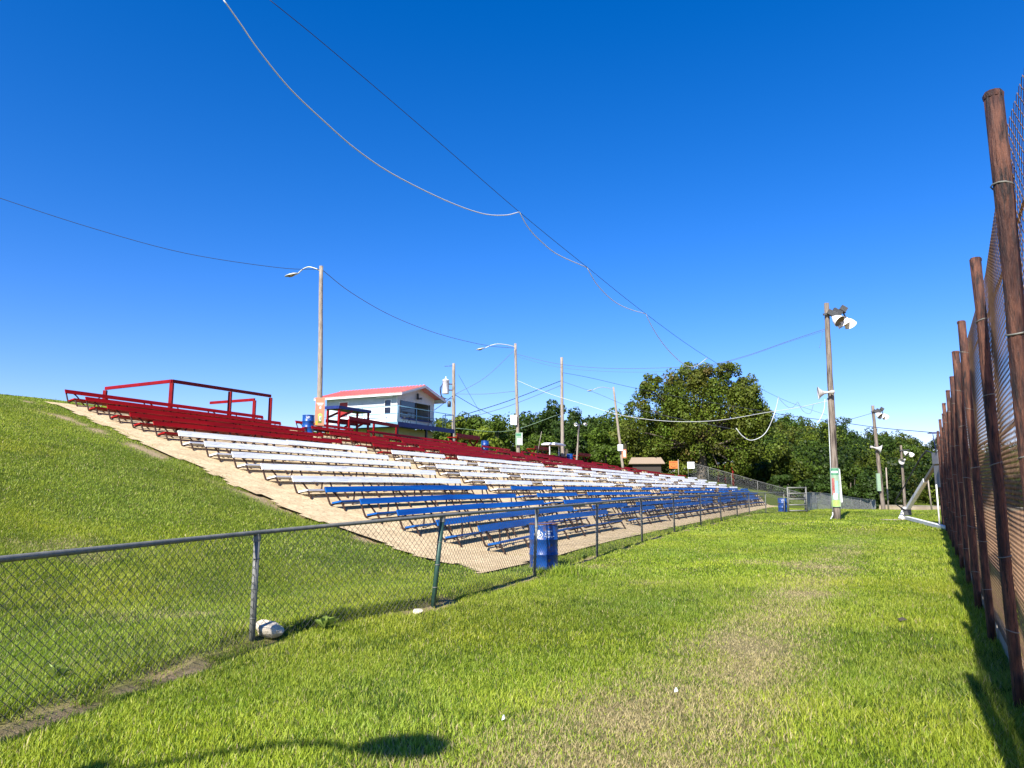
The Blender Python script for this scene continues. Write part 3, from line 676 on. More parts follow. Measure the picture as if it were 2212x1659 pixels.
MB().tube(curve_pts([(-.22, -.06, .35), (-.26, -.12, .2), (-.45, -.3, .03)], 4), .03, 6).build('cable_end', 'cable_white', PA)
PB, pbt, pbb = flood_pole('second floodlight pole, kinked and dark, with pale box on its lower part', 1909, 1107, 72, (1885, 876), .21, 3, 22, .92)
MB().box((-.42, -.25, 3.0), (.34, .2, 1.75)).build('meter_box', 'poster_pale', PB)
PC, pct, pcb = flood_pole('farthest slim floodlight pole with two white lamps before the wooded hill', 1955, 1098, 92, (1946, 962), .19, 2, 23, .95, False)
def horn(label, p, d, sc=1.0):
    o = thing('horn_speaker', label, 'loudspeaker', p, 0, 'grey horn loudspeakers'); mt = aim((0, 0, 0), d) @ Matrix.Scale(sc, 4)
    MB().lathe([(0, -.42), (.09, -.42), (.10, -.25), (.06, -.24), (.06, -.08), (.09, .05), (.15, .16), (.24, .27), (.33, .33), (.335, .345), (.32, .335), (.2, .22), (.05, .0), (0, 0)], 20, mt).build('horn', 'horn', o)
    MB().bar(mt @ Vector((0, .1, -.15)), mt @ Vector((0, .35, -.15)), .05 * sc, .05 * sc).build('bracket', 'ballast', o); return o
hp = at(1783, 848, 35.7); horn('large horn loudspeaker pointing left on the nearest floodlight pole', hp, (-1, .30, -.06), 1.0)
hp = at(1893, 968, 71.6); horn('pair-mounted horn loudspeaker on the kinked second floodlight pole', hp, (.85, -.4, -.25), 1.35)
hp = at(1951, 995, 91.6); horn('small pale horn loudspeaker on the farthest slim floodlight pole', hp, (-.8, -.5, -.3), 1.2)
# thin stakes in the far grass
for u0, v0, u1, v1, y, lab in ((1918, 1085, 1914, 1010, 80, 'thin pale stake right of the kinked floodlight pole'), (2013, 1100, 2003, 1025, 78, 'thin pale stake leaning near the fence end')):
    p = at(u0, v0, y); q = at(u1, v1, y); o = thing('stake', lab, 'post', (p.x, p.y, T(p.x, p.y))); MB().tube([(0, 0, -.2), q - Vector((p.x, p.y, T(p.x, p.y)))], [.09, .07], 8).build('shaft', 'wood_pole', o)

# ------------------------------------------------------------------ signs
def board(name, label, cat, c, wd, ht, rz, mat, frame=None):
    o = thing(name, label, cat, c, rz); MB().box((0, 0, 0), (wd, .03, ht)).build('panel', mat, o); return o
def flat(o, mat, x, z, w_, h_, name='print', y=-.018):
    MB().box((x, y, z), (w_, .004, h_)).build(name, mat, o)
p = at(691, 889, 35.75)
o = board('placard', 'tall orange drink placard with a bottle picture fixed to the left street lamp pole', 'sign', p, .46, 1.42, R(8), 'sign_orange')
for zz, ww in ((.43, .36), (.38, .30), (.33, .22)): flat(o, 'sign_white', 0, zz, ww, .025, 'lettering')
MB().lathe([(.001, -.55), (.13, -.54), (.14, -.1), (.06, .02), (.045, .1), (.05, .13), (.001, .13)], 18, Matrix.Translation((.02, -.0, -.05)) @ Matrix.Diagonal((1, .16, 1, 1))).build('bottle_picture', 'poster_lime', o)
flat(o, 'sign_white', .03, -.36, .1, .22, 'bottle_label', -.03); flat(o, 'poster_green', .03, -.36, .05, .14, 'bottle_mark', -.036); flat(o, 'sign_white', .02, .2, .08, .12, 'bottle_cap', -.02); flat(o, 'poster_yellow', -.14, -.58, .1, .2, 'yellow_mark')
def textlines(o, rows, w_, h_, mat='sign_grey'):
    for i in range(rows): flat(o, mat, rnd.uniform(-.02, .02) * w_, h_ * (.36 - .72 * i / (rows - 1)), w_ * rnd.uniform(.5, .82), h_ * .05, 'lettering')
p = at(1109.5, 907, 56.4); o = board('white_sign', 'white sign with grey lines on the middle street lamp pole', 'sign', p, .50, .78, R(6), 'sign_white'); textlines(o, 6, .5, .78)
p = at(1340, 967, 80.5); o = board('white_sign', 'white sign with grey lines on the leaning far street lamp pole', 'sign', p, .62, .72, R(6), 'sign_white'); textlines(o, 5, .62, .72)
p = at(1120.5, 948, 56.4); o = board('poster', 'pale green and white poster at the foot of the middle street lamp', 'sign', p, .5, 1.0, R(4), 'poster_pale'); flat(o, 'poster_green', -.02, .33, .4, .18); flat(o, 'sign_white', .05, -.2, .3, .45); flat(o, 'cable_white', .27, 0, .06, 1.0)
p = at(1348, 980, 80.6); o = board('poster', 'faded orange poster at the foot of the leaning far street lamp', 'sign', p, .52, 1.0, R(4), 'sign_orange'); flat(o, 'sign_white', .05, 0, .2, .7)
# poster wrapped on the nearest floodlight pole
o = thing('poster', 'tall green, red and blue drink poster on the foot of the nearest floodlight pole', 'sign', pab + Vector((0, 0, 0)), R(-18))
def arc(z0, z1, a0, a1, mat, rad, nm='print'):
    m = MB(); n = 10; vs = []
    for z in (z0, z1):
        f = z / pat.z
        for i in range(n + 1):
            a = a0 + (a1 - a0) * i / n; vs.append((pat.x * f + rad * math.sin(a), pat.y * f - rad * math.cos(a), z))
    fs = [(i, i + 1, n + 2 + i, n + 1 + i) for i in range(n)]; m.add(vs, fs, True); return m.build(nm, mat, o)
arc(.62, 2.55, -1.35, 1.1, 'poster_pale', .232, 'sheet')
arc(2.2, 2.53, -1.33, 1.08, 'poster_green', .2335); arc(.64, .95, -1.33, 1.08, 'poster_lime', .2335); arc(1.2, 2.05, -.85, -.25, 'poster_red', .2335); arc(1.25, 1.9, -.1, .42, 'poster_sky', .2335); arc(1.0, 1.3, -.55, .2, 'sign_white', .2345); arc(2.3, 2.4, -.8, .5, 'sign_white', .2345); arc(1.32, 1.5, -.75, -.2, 'poster_red', .2345); arc(.64, 2.53, .72, .82, 'sign_white', .2345)
for s in (1,): MB().bar((.25, -.08, .85), (.22, -.08, 2.5), .04, .10).build('edge_board', 'sign_white', o)
# orange sign and white sign at the far end of the slope
p = at(1455, 1004, 92); o = board('orange_sign', 'orange sign with black scrawled drawing near the far end of the red benches', 'sign', p, 1.10, .95, 0, 'poster_orange')
n = 14; m = MB(); m.tube([(.38 * math.cos(a), -.02, -.05 + .28 * math.sin(a)) for a in np.linspace(math.pi * 1.1, math.pi * 1.9, n)], .03, 5).build('black_drawing', 'dark', o)
for q in (-.12, .1): flat(o, 'dark', q, .02, .09, .06, 'black_drawing')
for q in range(5): flat(o, 'dark', -.35 + .17 * q, .3 + .03 * (q % 2), .10, .09, 'lettering')
MB().tube([(.62, .05, -2.0), (.62, .05, .7)], .06, 6).build('post', 'wood_pole', o)
p = at(1492.5, 1005, 92.4); o = board('white_sign', 'plain white square sign on the upper end of the slope fence', 'sign', p, .92, .86, 0, 'sign_white')
# red posts with white caps beyond the slope fence
for u, vt, vb, y in ((1552, 1003, 1030, 101), (1567, 1003, 1032, 101), (1584, 1000, 1038, 99)):
    p = at(u, vb, y); q = at(u, vt, y); z = T(p.x, p.y); big = u == 1584
    o = thing('red_post', {1552: 'dark red post with white cap, left of three beyond the slope fence', 1567: 'dark red post with white cap, middle of three beyond the slope fence', 1584: 'largest red post with round white cap beyond the slope fence'}[u], 'post', (p.x, p.y, z), 0, 'red posts with white caps')
    MB().tube([(0, 0, -.2), (0, 0, q.z - z)], .17 if big else .13, 10).build('shaft', 'red_rail', o)
    MB().lathe([(.2, 0), (.28, .08), (.24, .22), (.1, .32), (0, .33)], 12, Matrix.Translation((0, 0, q.z - z))).build('cap', 'sign_white', o)

# ------------------------------------------------------------------ announcer booth
C0 = Vector((-8.15, 50, 0)); zb = T(-8.15, 50) - .35
dk = at(859, 910.5, 48.4).z; ze = at(863, 846.5, 49.6).z; zp = at(912.5, 824.6, 50.0).z
booth = thing('announcer_booth', 'two-storey white announcer booth with red metal roof above the benches', 'building', (C0.x, C0.y, zb), RZ)
BW, BL = 4.8, 6.46; d_ = dk - zb; e_ = ze - zb; p_ = zp - zb; t = .1
hx = BW / 2; ov = .55; go = .75
wz = e_ + .1   # wall top at the eave line
# lower storey
MB().span(.05, BW - .05, .05, BL - .05, -.5, d_ - .26).build('lower_wall', 'yellow_wall', booth)
# long wall facing left, with door and window openings
m = MB(); dy0, dy1, wy0, wy1 = 4.44, 5.2, .55, 1.07; dtop = d_ + 1.75; wz0, wz1 = d_ + .72, d_ + 1.72
m.span(0, t, t, wy0, d_, wz).span(0, t, wy1, dy0, d_, wz).span(0, t, dy1, BL, d_, wz).span(0, t, dy0, dy1, dtop, wz).span(0, t, wy0, wy1, d_, wz0).span(0, t, wy0, wy1, wz1, wz)
sd_ = m.build('wall', 'siding', booth)
m = MB(); m.span(BW - t, BW, t, BL - t, d_, wz).build('wall', 'siding', booth)
# gable wall with big window opening
gx0, gx1, gz0, gz1 = .42, 4.15, d_ + .55, d_ + 1.72
m = MB(); m.span(0, gx0, 0, t, d_, gz1).span(gx1, BW, 0, t, d_, gz1).span(gx0, gx1, 0, t, d_, gz0)
m.build('wall', 'gable_siding', booth)
m = MB(); nb = 7
slope = (p_ - wz) / (hx)
for i in range(nb):                       # lapped boards up the gable
    z0 = gz1 + (p_ - .12 - gz1) * i / nb; z1 = gz1 + (p_ - .12 - gz1) * (i + 1) / nb
    inn = lambda z: 0 if z < wz else (z - wz) / slope
    a0, a1 = inn(z0), inn(z1)
    m.hexa([(a0, -.02, z0), (BW - a0, -.02, z0), (BW - a0, t, z0), (a0, t, z0), (a1, -.002, z1), (BW - a1, -.002, z1), (BW - a1, t, z1), (a1, t, z1)])
m.build('gable', 'gable_siding', booth)
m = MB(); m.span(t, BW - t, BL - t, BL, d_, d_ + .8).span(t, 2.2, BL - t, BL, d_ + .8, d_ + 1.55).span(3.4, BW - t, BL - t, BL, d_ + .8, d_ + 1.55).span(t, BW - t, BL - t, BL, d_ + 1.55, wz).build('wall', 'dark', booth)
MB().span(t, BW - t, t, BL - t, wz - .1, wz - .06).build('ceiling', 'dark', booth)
wn = MB().span(gx0 - .06, gx0, -.03, .05, gz0 - .06, gz1).span(gx1, gx1 + .06, -.03, .05, gz0 - .06, gz1).span(gx0, gx1, -.03, .05, gz0 - .06, gz0).span(2.28, 2.36, -.02, .05, gz0, gz1).build('window', 'dark', booth)
MB().span(gx0, 2.28, .02, .035, gz0, gz1).build('pane', 'dark_glass', wn)
MB().span(gx0, gx1, -.10, -.03, gz0 - .16, gz0 - .06).build('sill', 'deck_blue', wn)
wn = MB().span(-.03, .02, wy0 - .05, wy0, wz0 - .05, wz1 + .05).span(-.03, .02, wy1, wy1 + .05, wz0 - .05, wz1 + .05).span(-.03, .02, wy0, wy1, wz1, wz1 + .05).span(-.03, .02, wy0, wy1, wz0 - .05, wz0).span(-.025, .03, wy0, wy1, (wz0 + wz1) / 2 - .025, (wz0 + wz1) / 2 + .025).build('window', 'trim', booth)
MB().span(.04, .05, wy0, wy1, wz0, wz1).build('pane', 'dark_glass', wn)
dr = MB().span(.02, .06, dy0, dy1, d_, dtop).build('door', 'door_red', booth); MB().lathe([(.0, .05), (.03, .04), (.03, .0)], 8, aim((.02, dy0 + .08, d_ + .9), (-1, 0, 0))).build('handle', 'galv', dr)
MB().span(-.02, .02, dy0 - .06, dy0, d_, dtop + .06).span(-.02, .02, dy1, dy1 + .06, d_, dtop + .06).span(-.02, .02, dy0, dy1, dtop, dtop + .06).build('frame', 'trim', dr)
MB().box((-.15, .95, wz1 + .22), (.08, 1.3, .10)).bar((-.05, 1.5, wz1 + .3), (-.3, 1.6, wz1 + .2), .05, .08).build('awning_rail', 'trim', booth)
# roof: two slopes with overhang and ribs
for sg in (-1, 1):
    ex_ = hx + ov; zlo = p_ - slope * ex_; m = MB(); th = .07
    X = lambda q: hx + sg * q
    a = [(X(0), -go, p_ - th), (X(ex_), -go, zlo - th), (X(ex_), BL + go, zlo - th), (X(0), BL + go, p_ - th)]
    b = [(x, y, z + th) for x, y, z in a]
    if sg > 0: m.hexa(a + b)
    else: m.hexa(a[::-1] + b[::-1])
    rf = m.build('roof', 'roof_metal', booth)
    m = MB()
    for yy in np.arange(-go + .02, BL + go, .3): m.bar((X(0), yy, p_ + .012), (X(ex_ + .02), yy, zlo + .012), .035, .03)
    m.build('seam', 'roof_metal', rf)
    m = MB(); m.bar((X(.0), -go - .012, p_ - .11), (X(ex_), -go - .012, zlo - .11), .025, .15).build('fascia', 'trim', booth)
    m = MB(); m.bar((X(ex_ - .012), -go + .01, zlo - .13), (X(ex_ - .012), BL + go, zlo - .13), .02, .12).build('fascia', 'trim', booth)
    m = MB(); q0 = hx + .02; m.add([(X(q0 - .02), -go, zlo + slope * (ex_ - q0) - .12), (X(ex_ - .03), -go, zlo - .12), (X(ex_ - .03), BL + go, zlo - .12), (X(q0 - .02), BL + go, zlo + slope * (ex_ - q0) - .12)], [(0, 1, 2, 3)]).build('soffit', 'trim', booth)
m = MB()
for yy in np.arange(-go, BL + go, .3): m.box((hx, yy + .1, p_ + .03), (.16, .15, .03))
m.build('ridge_cap', 'roof_metal', booth)
m = MB(); m.box((hx, -.12, p_ - .75), (.10, .12, .35)).box((hx - .12, -.25, p_ - .98), (.16, .22, .12)).box((hx + .13, -.25, p_ - .95), (.16, .22, .12)).build('gable_lamp', 'ballast', booth)
# deck and railing
m = MB(); m.span(-1.3, 6.15, -1.0, -.01, d_ - .12, d_ - .01).span(-1.3, -.01, 0, BL, d_ - .12, d_ - .01).build('deck', 'deck_light', booth)
MB().span(-1.3, 6.17, -1.03, -1.0, d_ - .32, d_ + .0).build('front_fascia', 'deck_blue', booth)
MB().span(-1.33, -1.3, -1.03, BL, d_ - .32, d_ + .0).build('side_fascia', 'deck_light', booth)
for x, y in ((-1.2, -.9), (2.4, -.9), (6.0, -.9), (-1.2, 3), (-1.2, 6)): MB().span(x - .07, x + .07, y - .07, y + .07, -.6, d_ - .13).build('deck_post', 'dark', booth)
rail = [(-1.25, BL), (-1.25, 4.3), (-1.25, 2.1), (-1.25, -.97), (1.0, -.97), (3.2, -.97), (4.9, -.97), (6.1, -.97), (6.1, .0)]
for z in (.58, 1.1): MB().tube([(x, y, d_ + z) for x, y in rail], .028, 6).build('handrail', 'rail_blue', booth)
for x, y in rail: MB().tube([(x, y, d_), (x, y, d_ + 1.1)], .03, 6).build('railing_post', 'rail_blue', booth)
MB().span(-.98, -.92, .2, 4.3, d_ + .0, d_ + .55).build('white_panel', 'print_white', booth)
bm_ = Matrix.Translation((C0.x, C0.y, zb)) @ Matrix.Rotation(RZ, 4, 'Z')
def chair(label, x, y, rz):
    p = bm_ @ Vector((x, y, d_)); o = thing('folding_chair', label, 'chair', p, RZ + rz, 'folding chairs on the booth deck')
    MB().box((0, 0, .45), (.42, .42, .03)).build('seat', 'dark', o); MB().box((0, .22, .78), (.42, .03, .22)).build('backrest', 'dark', o)
    for sx in (-.21, .21): MB().tube([(sx, .3, 0), (sx * .98, -.15, .46)], .014, 6).tube([(sx, -.25, 0), (sx, .22, .88)], .014, 6).build('leg', 'dark', o)
chair('dark folding chair on the booth deck under the big window', 3.6, -.45, R(25))
chair('dark folding chair on the booth deck by the corner post', .45, -.5, R(-20))

# ------------------------------------------------------------------ red timber pen, red counters
def pen(label):
    o = thing('timber_railing', label, 'railing', (0, 0, 0)); zt = at(364, 823, 29.7).z
    P = lambda s, t, z: (*xy(s, t), z)
    a, b, c, d, e = (23.2, 5.3), (18.5, 5.1), (18.5, 10.7), (20.0, 11.1), (23.2, 11.1)
    for p, q in ((a, b), (b, c)): MB().bar(P(*p, zt), P(*q, zt), .08, .14).build('rail', 'red_rail', o)
    MB().bar(P(*d, zt - .05), P(*e, zt - .05), .08, .14).build('rail', 'red_rail', o)
    for p in (a, b, (18.5, 8.2), c, d):
        x, y = xy(*p); MB().span(-.07, .07, -.07, .07, 0, zt - .09 - T(x, y) + .25).build('post', 'red_rail', o, (x, y, T(x, y) - .25))
pen('red timber railing pen above the left end of the top red bench')
def counter(label, s, t, L, dep, ht, mat_top, lab_group=None):
    x, y = xy(s, t); z = T(x, y); o = thing('timber_counter', label, 'counter', (x, y, z), RZ)
    MB().span(-.15, L + .15, -.1, dep + .1, ht - .16, ht).build('top', mat_top, o)
    for px_ in (0, L):
        for py_ in (0, dep): MB().span(px_ - .05, px_ + .05, py_ - .05, py_ + .05, -.3, ht - .16).build('leg', 'red_rail', o)
    for py_ in (-.06, dep + .06):
        MB().bar((.05, py_, ht * .62), (L * .42, py_, ht - .2), .04, .12).bar((L - .05, py_, ht * .62), (L * .6, py_, ht * .35), .04, .12).build('brace', 'red_rail', o)
        MB().bar((-.1, py_ - .03, ht * .5), (L + .1, py_ - .03, ht * .5), .04, .18).build('rail', 'red_rail', o)
    return o
counter('red timber counter with dark blue top beside the orange placard', 18.1, 15.35, 2.55, .8, 1.6, 'deck_blue')
MBs = MB(); x, y = xy(17.6, 15.6)
o = thing('timber_railing', 'long red timber rail in front of the blue-topped counter', 'railing', (x, y, T(x, y)), RZ)
MB().bar((0, 0, 1.02), (4.6, 0, .92), .05, .2).build('rail', 'red_rail', o)
for q in (.1, 2.3, 4.5): MB().span(q - .05, q + .05, .03, .12, -.2, .98).build('post', 'red_rail', o)
for (s, t, lab) in ((17.9, 27.5, 'red timber table below the front of the booth deck'), (17.9, 40.5, 'red timber table behind the top benches right of the middle street lamp'), (17.9, 51, 'far red timber table behind the top benches')):
    x, y = xy(s, t); o = thing('timber_table', lab, 'table', (x, y, T(x, y)), RZ, 'red timber tables behind the top row')
    MB().span(0, 3.2, -.05, .75, .80, .86).build('top', 'red_rail', o)
    MB().bar((-.05, -.08, .98), (3.25, -.08, .98), .04, .22).build('rail', 'red_rail', o)
    for q in (.2, 3.0): MB().bar((q, -.05, -.1), (q, .7, .78), .08, .10).bar((q + .09, .75, -.1), (q + .09, 0, .78), .08, .10).build('leg', 'red_rail', o)
# hut and shelter at the far end
p = at(1396, 1000, 98); z = T(p.x, p.y); o = thing('small_hut', 'small hut with brown shingle roof below the big tree', 'building', (p.x, p.y, z), R(-8))
zt = at(1400, 988, 98).z - z; MB().span(-1.9, 1.9, -1.3, 1.3, -.5, zt - .8).build('wall', 'hut_wall', o)
m = MB(); m.add([(-2.4, -1.7, zt - .85), (2.4, -1.7, zt - .85), (2.0, 0, zt), (-2.0, 0, zt), (-2.4, 1.7, zt - .85), (2.4, 1.7, zt - .85), (-2.4, -1.7, zt - .95), (2.4, -1.7, zt - .95), (2.4, 1.7, zt - .95), (-2.4, 1.7, zt - .95)], [(0, 1, 2, 3), (3, 2, 5, 4), (1, 5, 2), (0, 3, 4), (0, 6, 7, 1), (4, 5, 8, 9), (6, 9, 8, 7), (1, 7, 8, 5), (0, 4, 9, 6)]); m.build('roof', 'hut_roof', o)
p = at(1200, 966, 64); z = T(p.x, p.y); o = thing('white_canopy', 'low white canopy behind the red benches at the foot of the tall bare pole', 'canopy', (p.x, p.y, z), RZ)
zt = at(1200, 960, 64).z - z; MB().span(-1.3, 1.2, -.5, .8, zt - .1, zt + .02).span(-1.1, 1.0, -.4, .7, zt + .02, zt + .1).build('roof', 'sign_white', o)
for q in (-1.1, 1.0): MB().tube([(q, .1, -.2), (q, .1, zt - .1)], .05, 6).build('post', 'trim', o)
p = at(1164, 958, 60); q = at(1170, 932, 60); o = thing('leaning_stick', 'thin leaning yellow stick standing up from the red benches', 'stick', (p.x, p.y, T(p.x, p.y))); b0 = Vector((p.x, p.y, T(p.x, p.y))); MB().tube([(-.25, 0, -.1), q - b0], .022, 6).build('shaft', 'old_board', o)

# ------------------------------------------------------------------ flag stand, hinged steel boom at the end of the tall fence
x, y = tf(29.3) + .2, 29.3
o = thing('flag_stand', 'grey boarded flag stand with a wire cage at the far end of the rusty fence', 'stand', (x, y, 0), R(-12))
zA, zB, zC = at(2037, 1005, 29.3).z, at(2037, 977, 29.3).z, at(2037, 934, 29.3).z
MB().span(-.24, .6, -.1, .5, zA - .9, zA).build('lower_box', 'grey_board', o); MB().span(-.26, .65, -.12, .55, zA + .06, zB).build('upper_box', 'grey_board', o)
for q in (-.2, .55): MB().span(q - .05, q + .05, 0, .1, -.2, zA - .9).build('leg', 'rust_pipe', o)
MB().tube([(-.28, -.05, zB), (-.36, -.05, zC), (.6, -.05, zC), (.6, -.05, zB)], .018, 6).tube([(-.36, -.05, zC), (-.36, .5, zC), (.6, .5, zC)], .018, 6).build('cage_frame', 'deck_blue', o)
m = MB()
for q in np.arange(-.33, .6, .05): m.tube([(q + .03, -.05, zB), (q, -.05, zC)], .003, 3, False)
for q in np.arange(zB, zC, .05): m.tube([(-.32, -.05, q), (.6, -.05, q)], .003, 3, False)
m.build('cage_mesh', 'wire', o)
MB().tube([(-.42, -.15, -.05), (-.40, -.1, 1.7)], .03, 8).build('white_pipe', 'white_steel', o)
# boom
b0, b1, pt = Vector((19.3, 35.3, 0)), Vector((16.3, 27.0, 0)), at(2030, 988, 29.6)
o = thing('steel_boom', 'white steel boom hinged on a beam lying on the grass by the fence end', 'boom', (b0.x, b0.y, T(b0.x, b0.y)))
lb = lambda v: v - Vector((b0.x, b0.y, T(b0.x, b0.y)))
MB().bar(lb(b0 + Vector((0, 0, .12))), lb(b1 + Vector((0, 0, .06))), .2, .14).build('beam', 'white_steel', o)
mid = b0.lerp(pt, .58) + Vector((0, 0, .55 * .42)); st0 = b0 + Vector((.15, .1, .5))
MB().bar(lb(st0), lb(st0.lerp(pt, .6)), .17, .17).build('boom_arm', 'white_steel', o)
MB().bar(lb(st0.lerp(pt, .6)), lb(pt), .13, .13).build('boom_end', 'galv', o)
MB().box(lb(b0 + Vector((.05, 0, .38))), (.34, .3, .3)).build('hinge', 'ballast', o); MB().bar(lb(b0 + Vector((-.25, .0, .05))), lb(b0 + Vector((.05, .05, .6))), .16, .16).build('foot', 'white_steel', o)
MB().box(lb(b0 + Vector((-.5, -.1, .01))), (1.4, .5, .05)).build('base_plate', 'old_board', o)
hs = [at(2028, 985, 30), at(2008, 976, 31), at(1999, 976, 31.5), at(1985, 995, 32), at(1965, 1030, 33), at(1949, 1058, 34), at(1935, 1080, 34.8), at(1937, 1090, 35), at(1962, 1106, 35.2)]
o = MB().tube(curve_pts(hs, 5), .03, 6).build('hanging_hose', 'cable_dark'); tag(o, 'dark hose looping from the flag stand down to the white boom', 'hose')
# low wall far across
a, b = at(1898, 1090, 100), at(2300, 1090, 84); o = thing('low_wall', 'low stained block wall at the far edge of the grass', 'wall', (a.x, a.y, T(a.x, a.y)), math.atan2(b.y - a.y, b.x - a.x))
L = math.hypot(b.x - a.x, b.y - a.y); MB().span(0, L, 0, .25, -1.2, .62).build('blocks', 'low_wall', o); MB().span(0, L, -.03, .28, .62, .72).build('coping', 'old_board', o)

# ------------------------------------------------------------------ overhead wires
def wire(label, pts, r, mat='cable_dark', n=6, group='overhead wires'):
    o = MB().tube(curve_pts(pts, n), r, 5).build('overhead_wire', mat); return tag(o, label, 'wire', group)
def wline(u, v):         # point of the messenger wire's vertical plane seen at (u,v)
    a, b = ray(u, v); y = (-3.7 - .765 * 9.9) / (a - .765); return Vector((a * y, y, H + b * y))
wire('thin dark wire running from the top of the sky down to the nearest floodlight pole', [wline(583, 0), wline(700, 95), wline(900, 265), wline(1122, 458), wline(1268, 577), wline(1395, 678), wline(1528, 772), wline(1680, 858), wline(1786, 897)], .006)
loop = [(483, 0), (520, 52), (560, 110), (625, 190), (700, 262), (770, 323), (850, 377), (960, 432), (1040, 461), (1090, 465), (1122, 458)]
wire('thick pale cable sagging in a long curve from the top left of the sky', [wline(*p) for p in loop], .011, 'cable_white')
for i, lp in enumerate([[(1122, 458), (1140, 490), (1165, 518), (1205, 550), (1268, 578)], [(1268, 578), (1290, 615), (1325, 650), (1360, 668), (1395, 678)], [(1395, 678), (1412, 712), (1440, 752), (1475, 785), (1500, 792), (1528, 773)]]):
    wire(['pale cable loop under the diagonal wire, highest of three', 'pale cable loop under the diagonal wire, middle of three', 'pale cable loop under the diagonal wire, lowest of three above the big tree'][i], [wline(*p) for p in lp], .011, 'cable_white')
def wspan(uv, y0, y1): n = len(uv); return [at(u, v, y0 + (y1 - y0) * (u - uv[0][0]) / (uv[-1][0] - uv[0][0])) for u, v in uv]
wire('dark wire sagging from the left edge of the sky to the left street lamp', wspan([(-120, 385), (0, 428), (200, 493), (400, 547), (600, 578), (692, 582)], 30, 36), .014)
wire('wire sagging between the left and the middle street lamps', wspan([(696, 583), (760, 633), (850, 684), (950, 722), (1050, 746), (1113, 752)], 36, 56.5), .018, 'cable_grey')
wire('dark wire sagging from the middle street lamp to the top of the nearest floodlight pole', wspan([(1116, 765), (1200, 785), (1300, 795), (1420, 795), (1530, 788), (1610, 769), (1700, 738), (1784, 710)], 56.5, 36), .014, 'cable_grey')
wire('second thin wire just below it from the middle street lamp to the nearest floodlight pole', wspan([(1116, 770), (1200, 792), (1300, 802), (1420, 803), (1530, 791), (1610, 771), (1700, 740), (1784, 714)], 56.6, 36), .008, 'cable_grey')
wire('thick pale cable sagging from the middle street lamp past the big tree', wspan([(1118, 822), (1160, 840), (1200, 855), (1270, 876), (1330, 894), (1400, 906), (1480, 911), (1560, 907), (1650, 892), (1720, 881), (1788, 866)], 56.5, 36.2), .015, 'cable_white')
wire('dark wire from the tall bare pole across the big tree to the flag stand', wspan([(1215, 805), (1270, 815), (1370, 838), (1480, 860), (1600, 880), (1700, 897), (1800, 910), (1900, 924), (2000, 933), (2042, 937)], 66, 29.4), .016)
wire('thin wire from the tall bare pole down across the leaning lamp to the trees', wspan([(1215, 824), (1290, 850), (1370, 882), (1470, 905), (1600, 930)], 66, 80), .016, 'cable_grey')
lo2 = [(1682, 857), (1674, 890), (1660, 925), (1645, 943), (1622, 951), (1604, 942), (1590, 925)]
wire('bright white cable end hanging in a deep loop in front of the big tree', [wline(*lo2[0])] + [at(u, v, 27.2) for u, v in lo2[1:]], .016, 'cable_white')
for i, lp in enumerate([[(1682, 860), (1700, 878), (1712, 880), (1723, 868)], [(1723, 868), (1735, 888), (1750, 893), (1757, 874)]]):
    wire('small slack loop of cable near the floodlight pole, %s of two' % ('left' if i == 0 else 'right'), [at(u, v, 31) for u, v in lp], .008, 'cable_grey')
wire('short white cable end dangling left of the nearest floodlight pole', [at(1782, 862, 35.6), at(1780, 885, 35.6), at(1772, 905, 35.5), at(1765, 913, 35.4)], .02, 'cable_white')
wire('thin wire hanging down from the top of the nearest floodlight pole', [at(1778, 712, 35.8), at(1774, 735, 35.8), at(1770, 752, 35.8)], .008, 'cable_grey')
def seg(label, a, b, ya, yb, sag=6, r=.014, mat='cable_grey'):
    wire(label, [at(a[0], a[1], ya), at((a[0] + b[0]) / 2, (a[1] + b[1]) / 2 + sag, (ya + yb) / 2), at(b[0], b[1], yb)], r, mat)
seg('wire from the transformer pole up to the middle street lamp', (983, 852), (1113, 755), 58, 56.7, 12, .018)
seg('flat wire from the transformer pole to the foot of the middle lamp top', (983, 851), (1113, 845), 58, 56.7, 3, .016)
seg('thick wire rising from the trees past the middle lamp to the tall bare pole', (983, 902), (1213, 822), 60, 66, 4, .03, 'cable_dark')
seg('lower wire rising from the trees to the tall bare pole', (985, 910), (1213, 832), 60, 66, 6, .022)
seg('dark wire from the transformer pole down toward the trees', (983, 853), (1070, 900), 58, 70, 2, .024, 'cable_dark')
seg('thin wire crossing the sky right of the transformer pole', (990, 809), (1038, 893), 58, 62, 0, .014)
seg('dark wire from the booth corner up to the transformer pole', (938, 886), (978, 855), 50.5, 58, 1, .022, 'cable_dark')
seg('pale wire sagging from the transformer pole to the tall bare pole', (983, 925), (1213, 893), 58, 66, 22, .018, 'poster_pale')
seg('wire from the nearest floodlight pole to the second one', (1800, 912), (1882, 893), 36, 72, 2, .02)

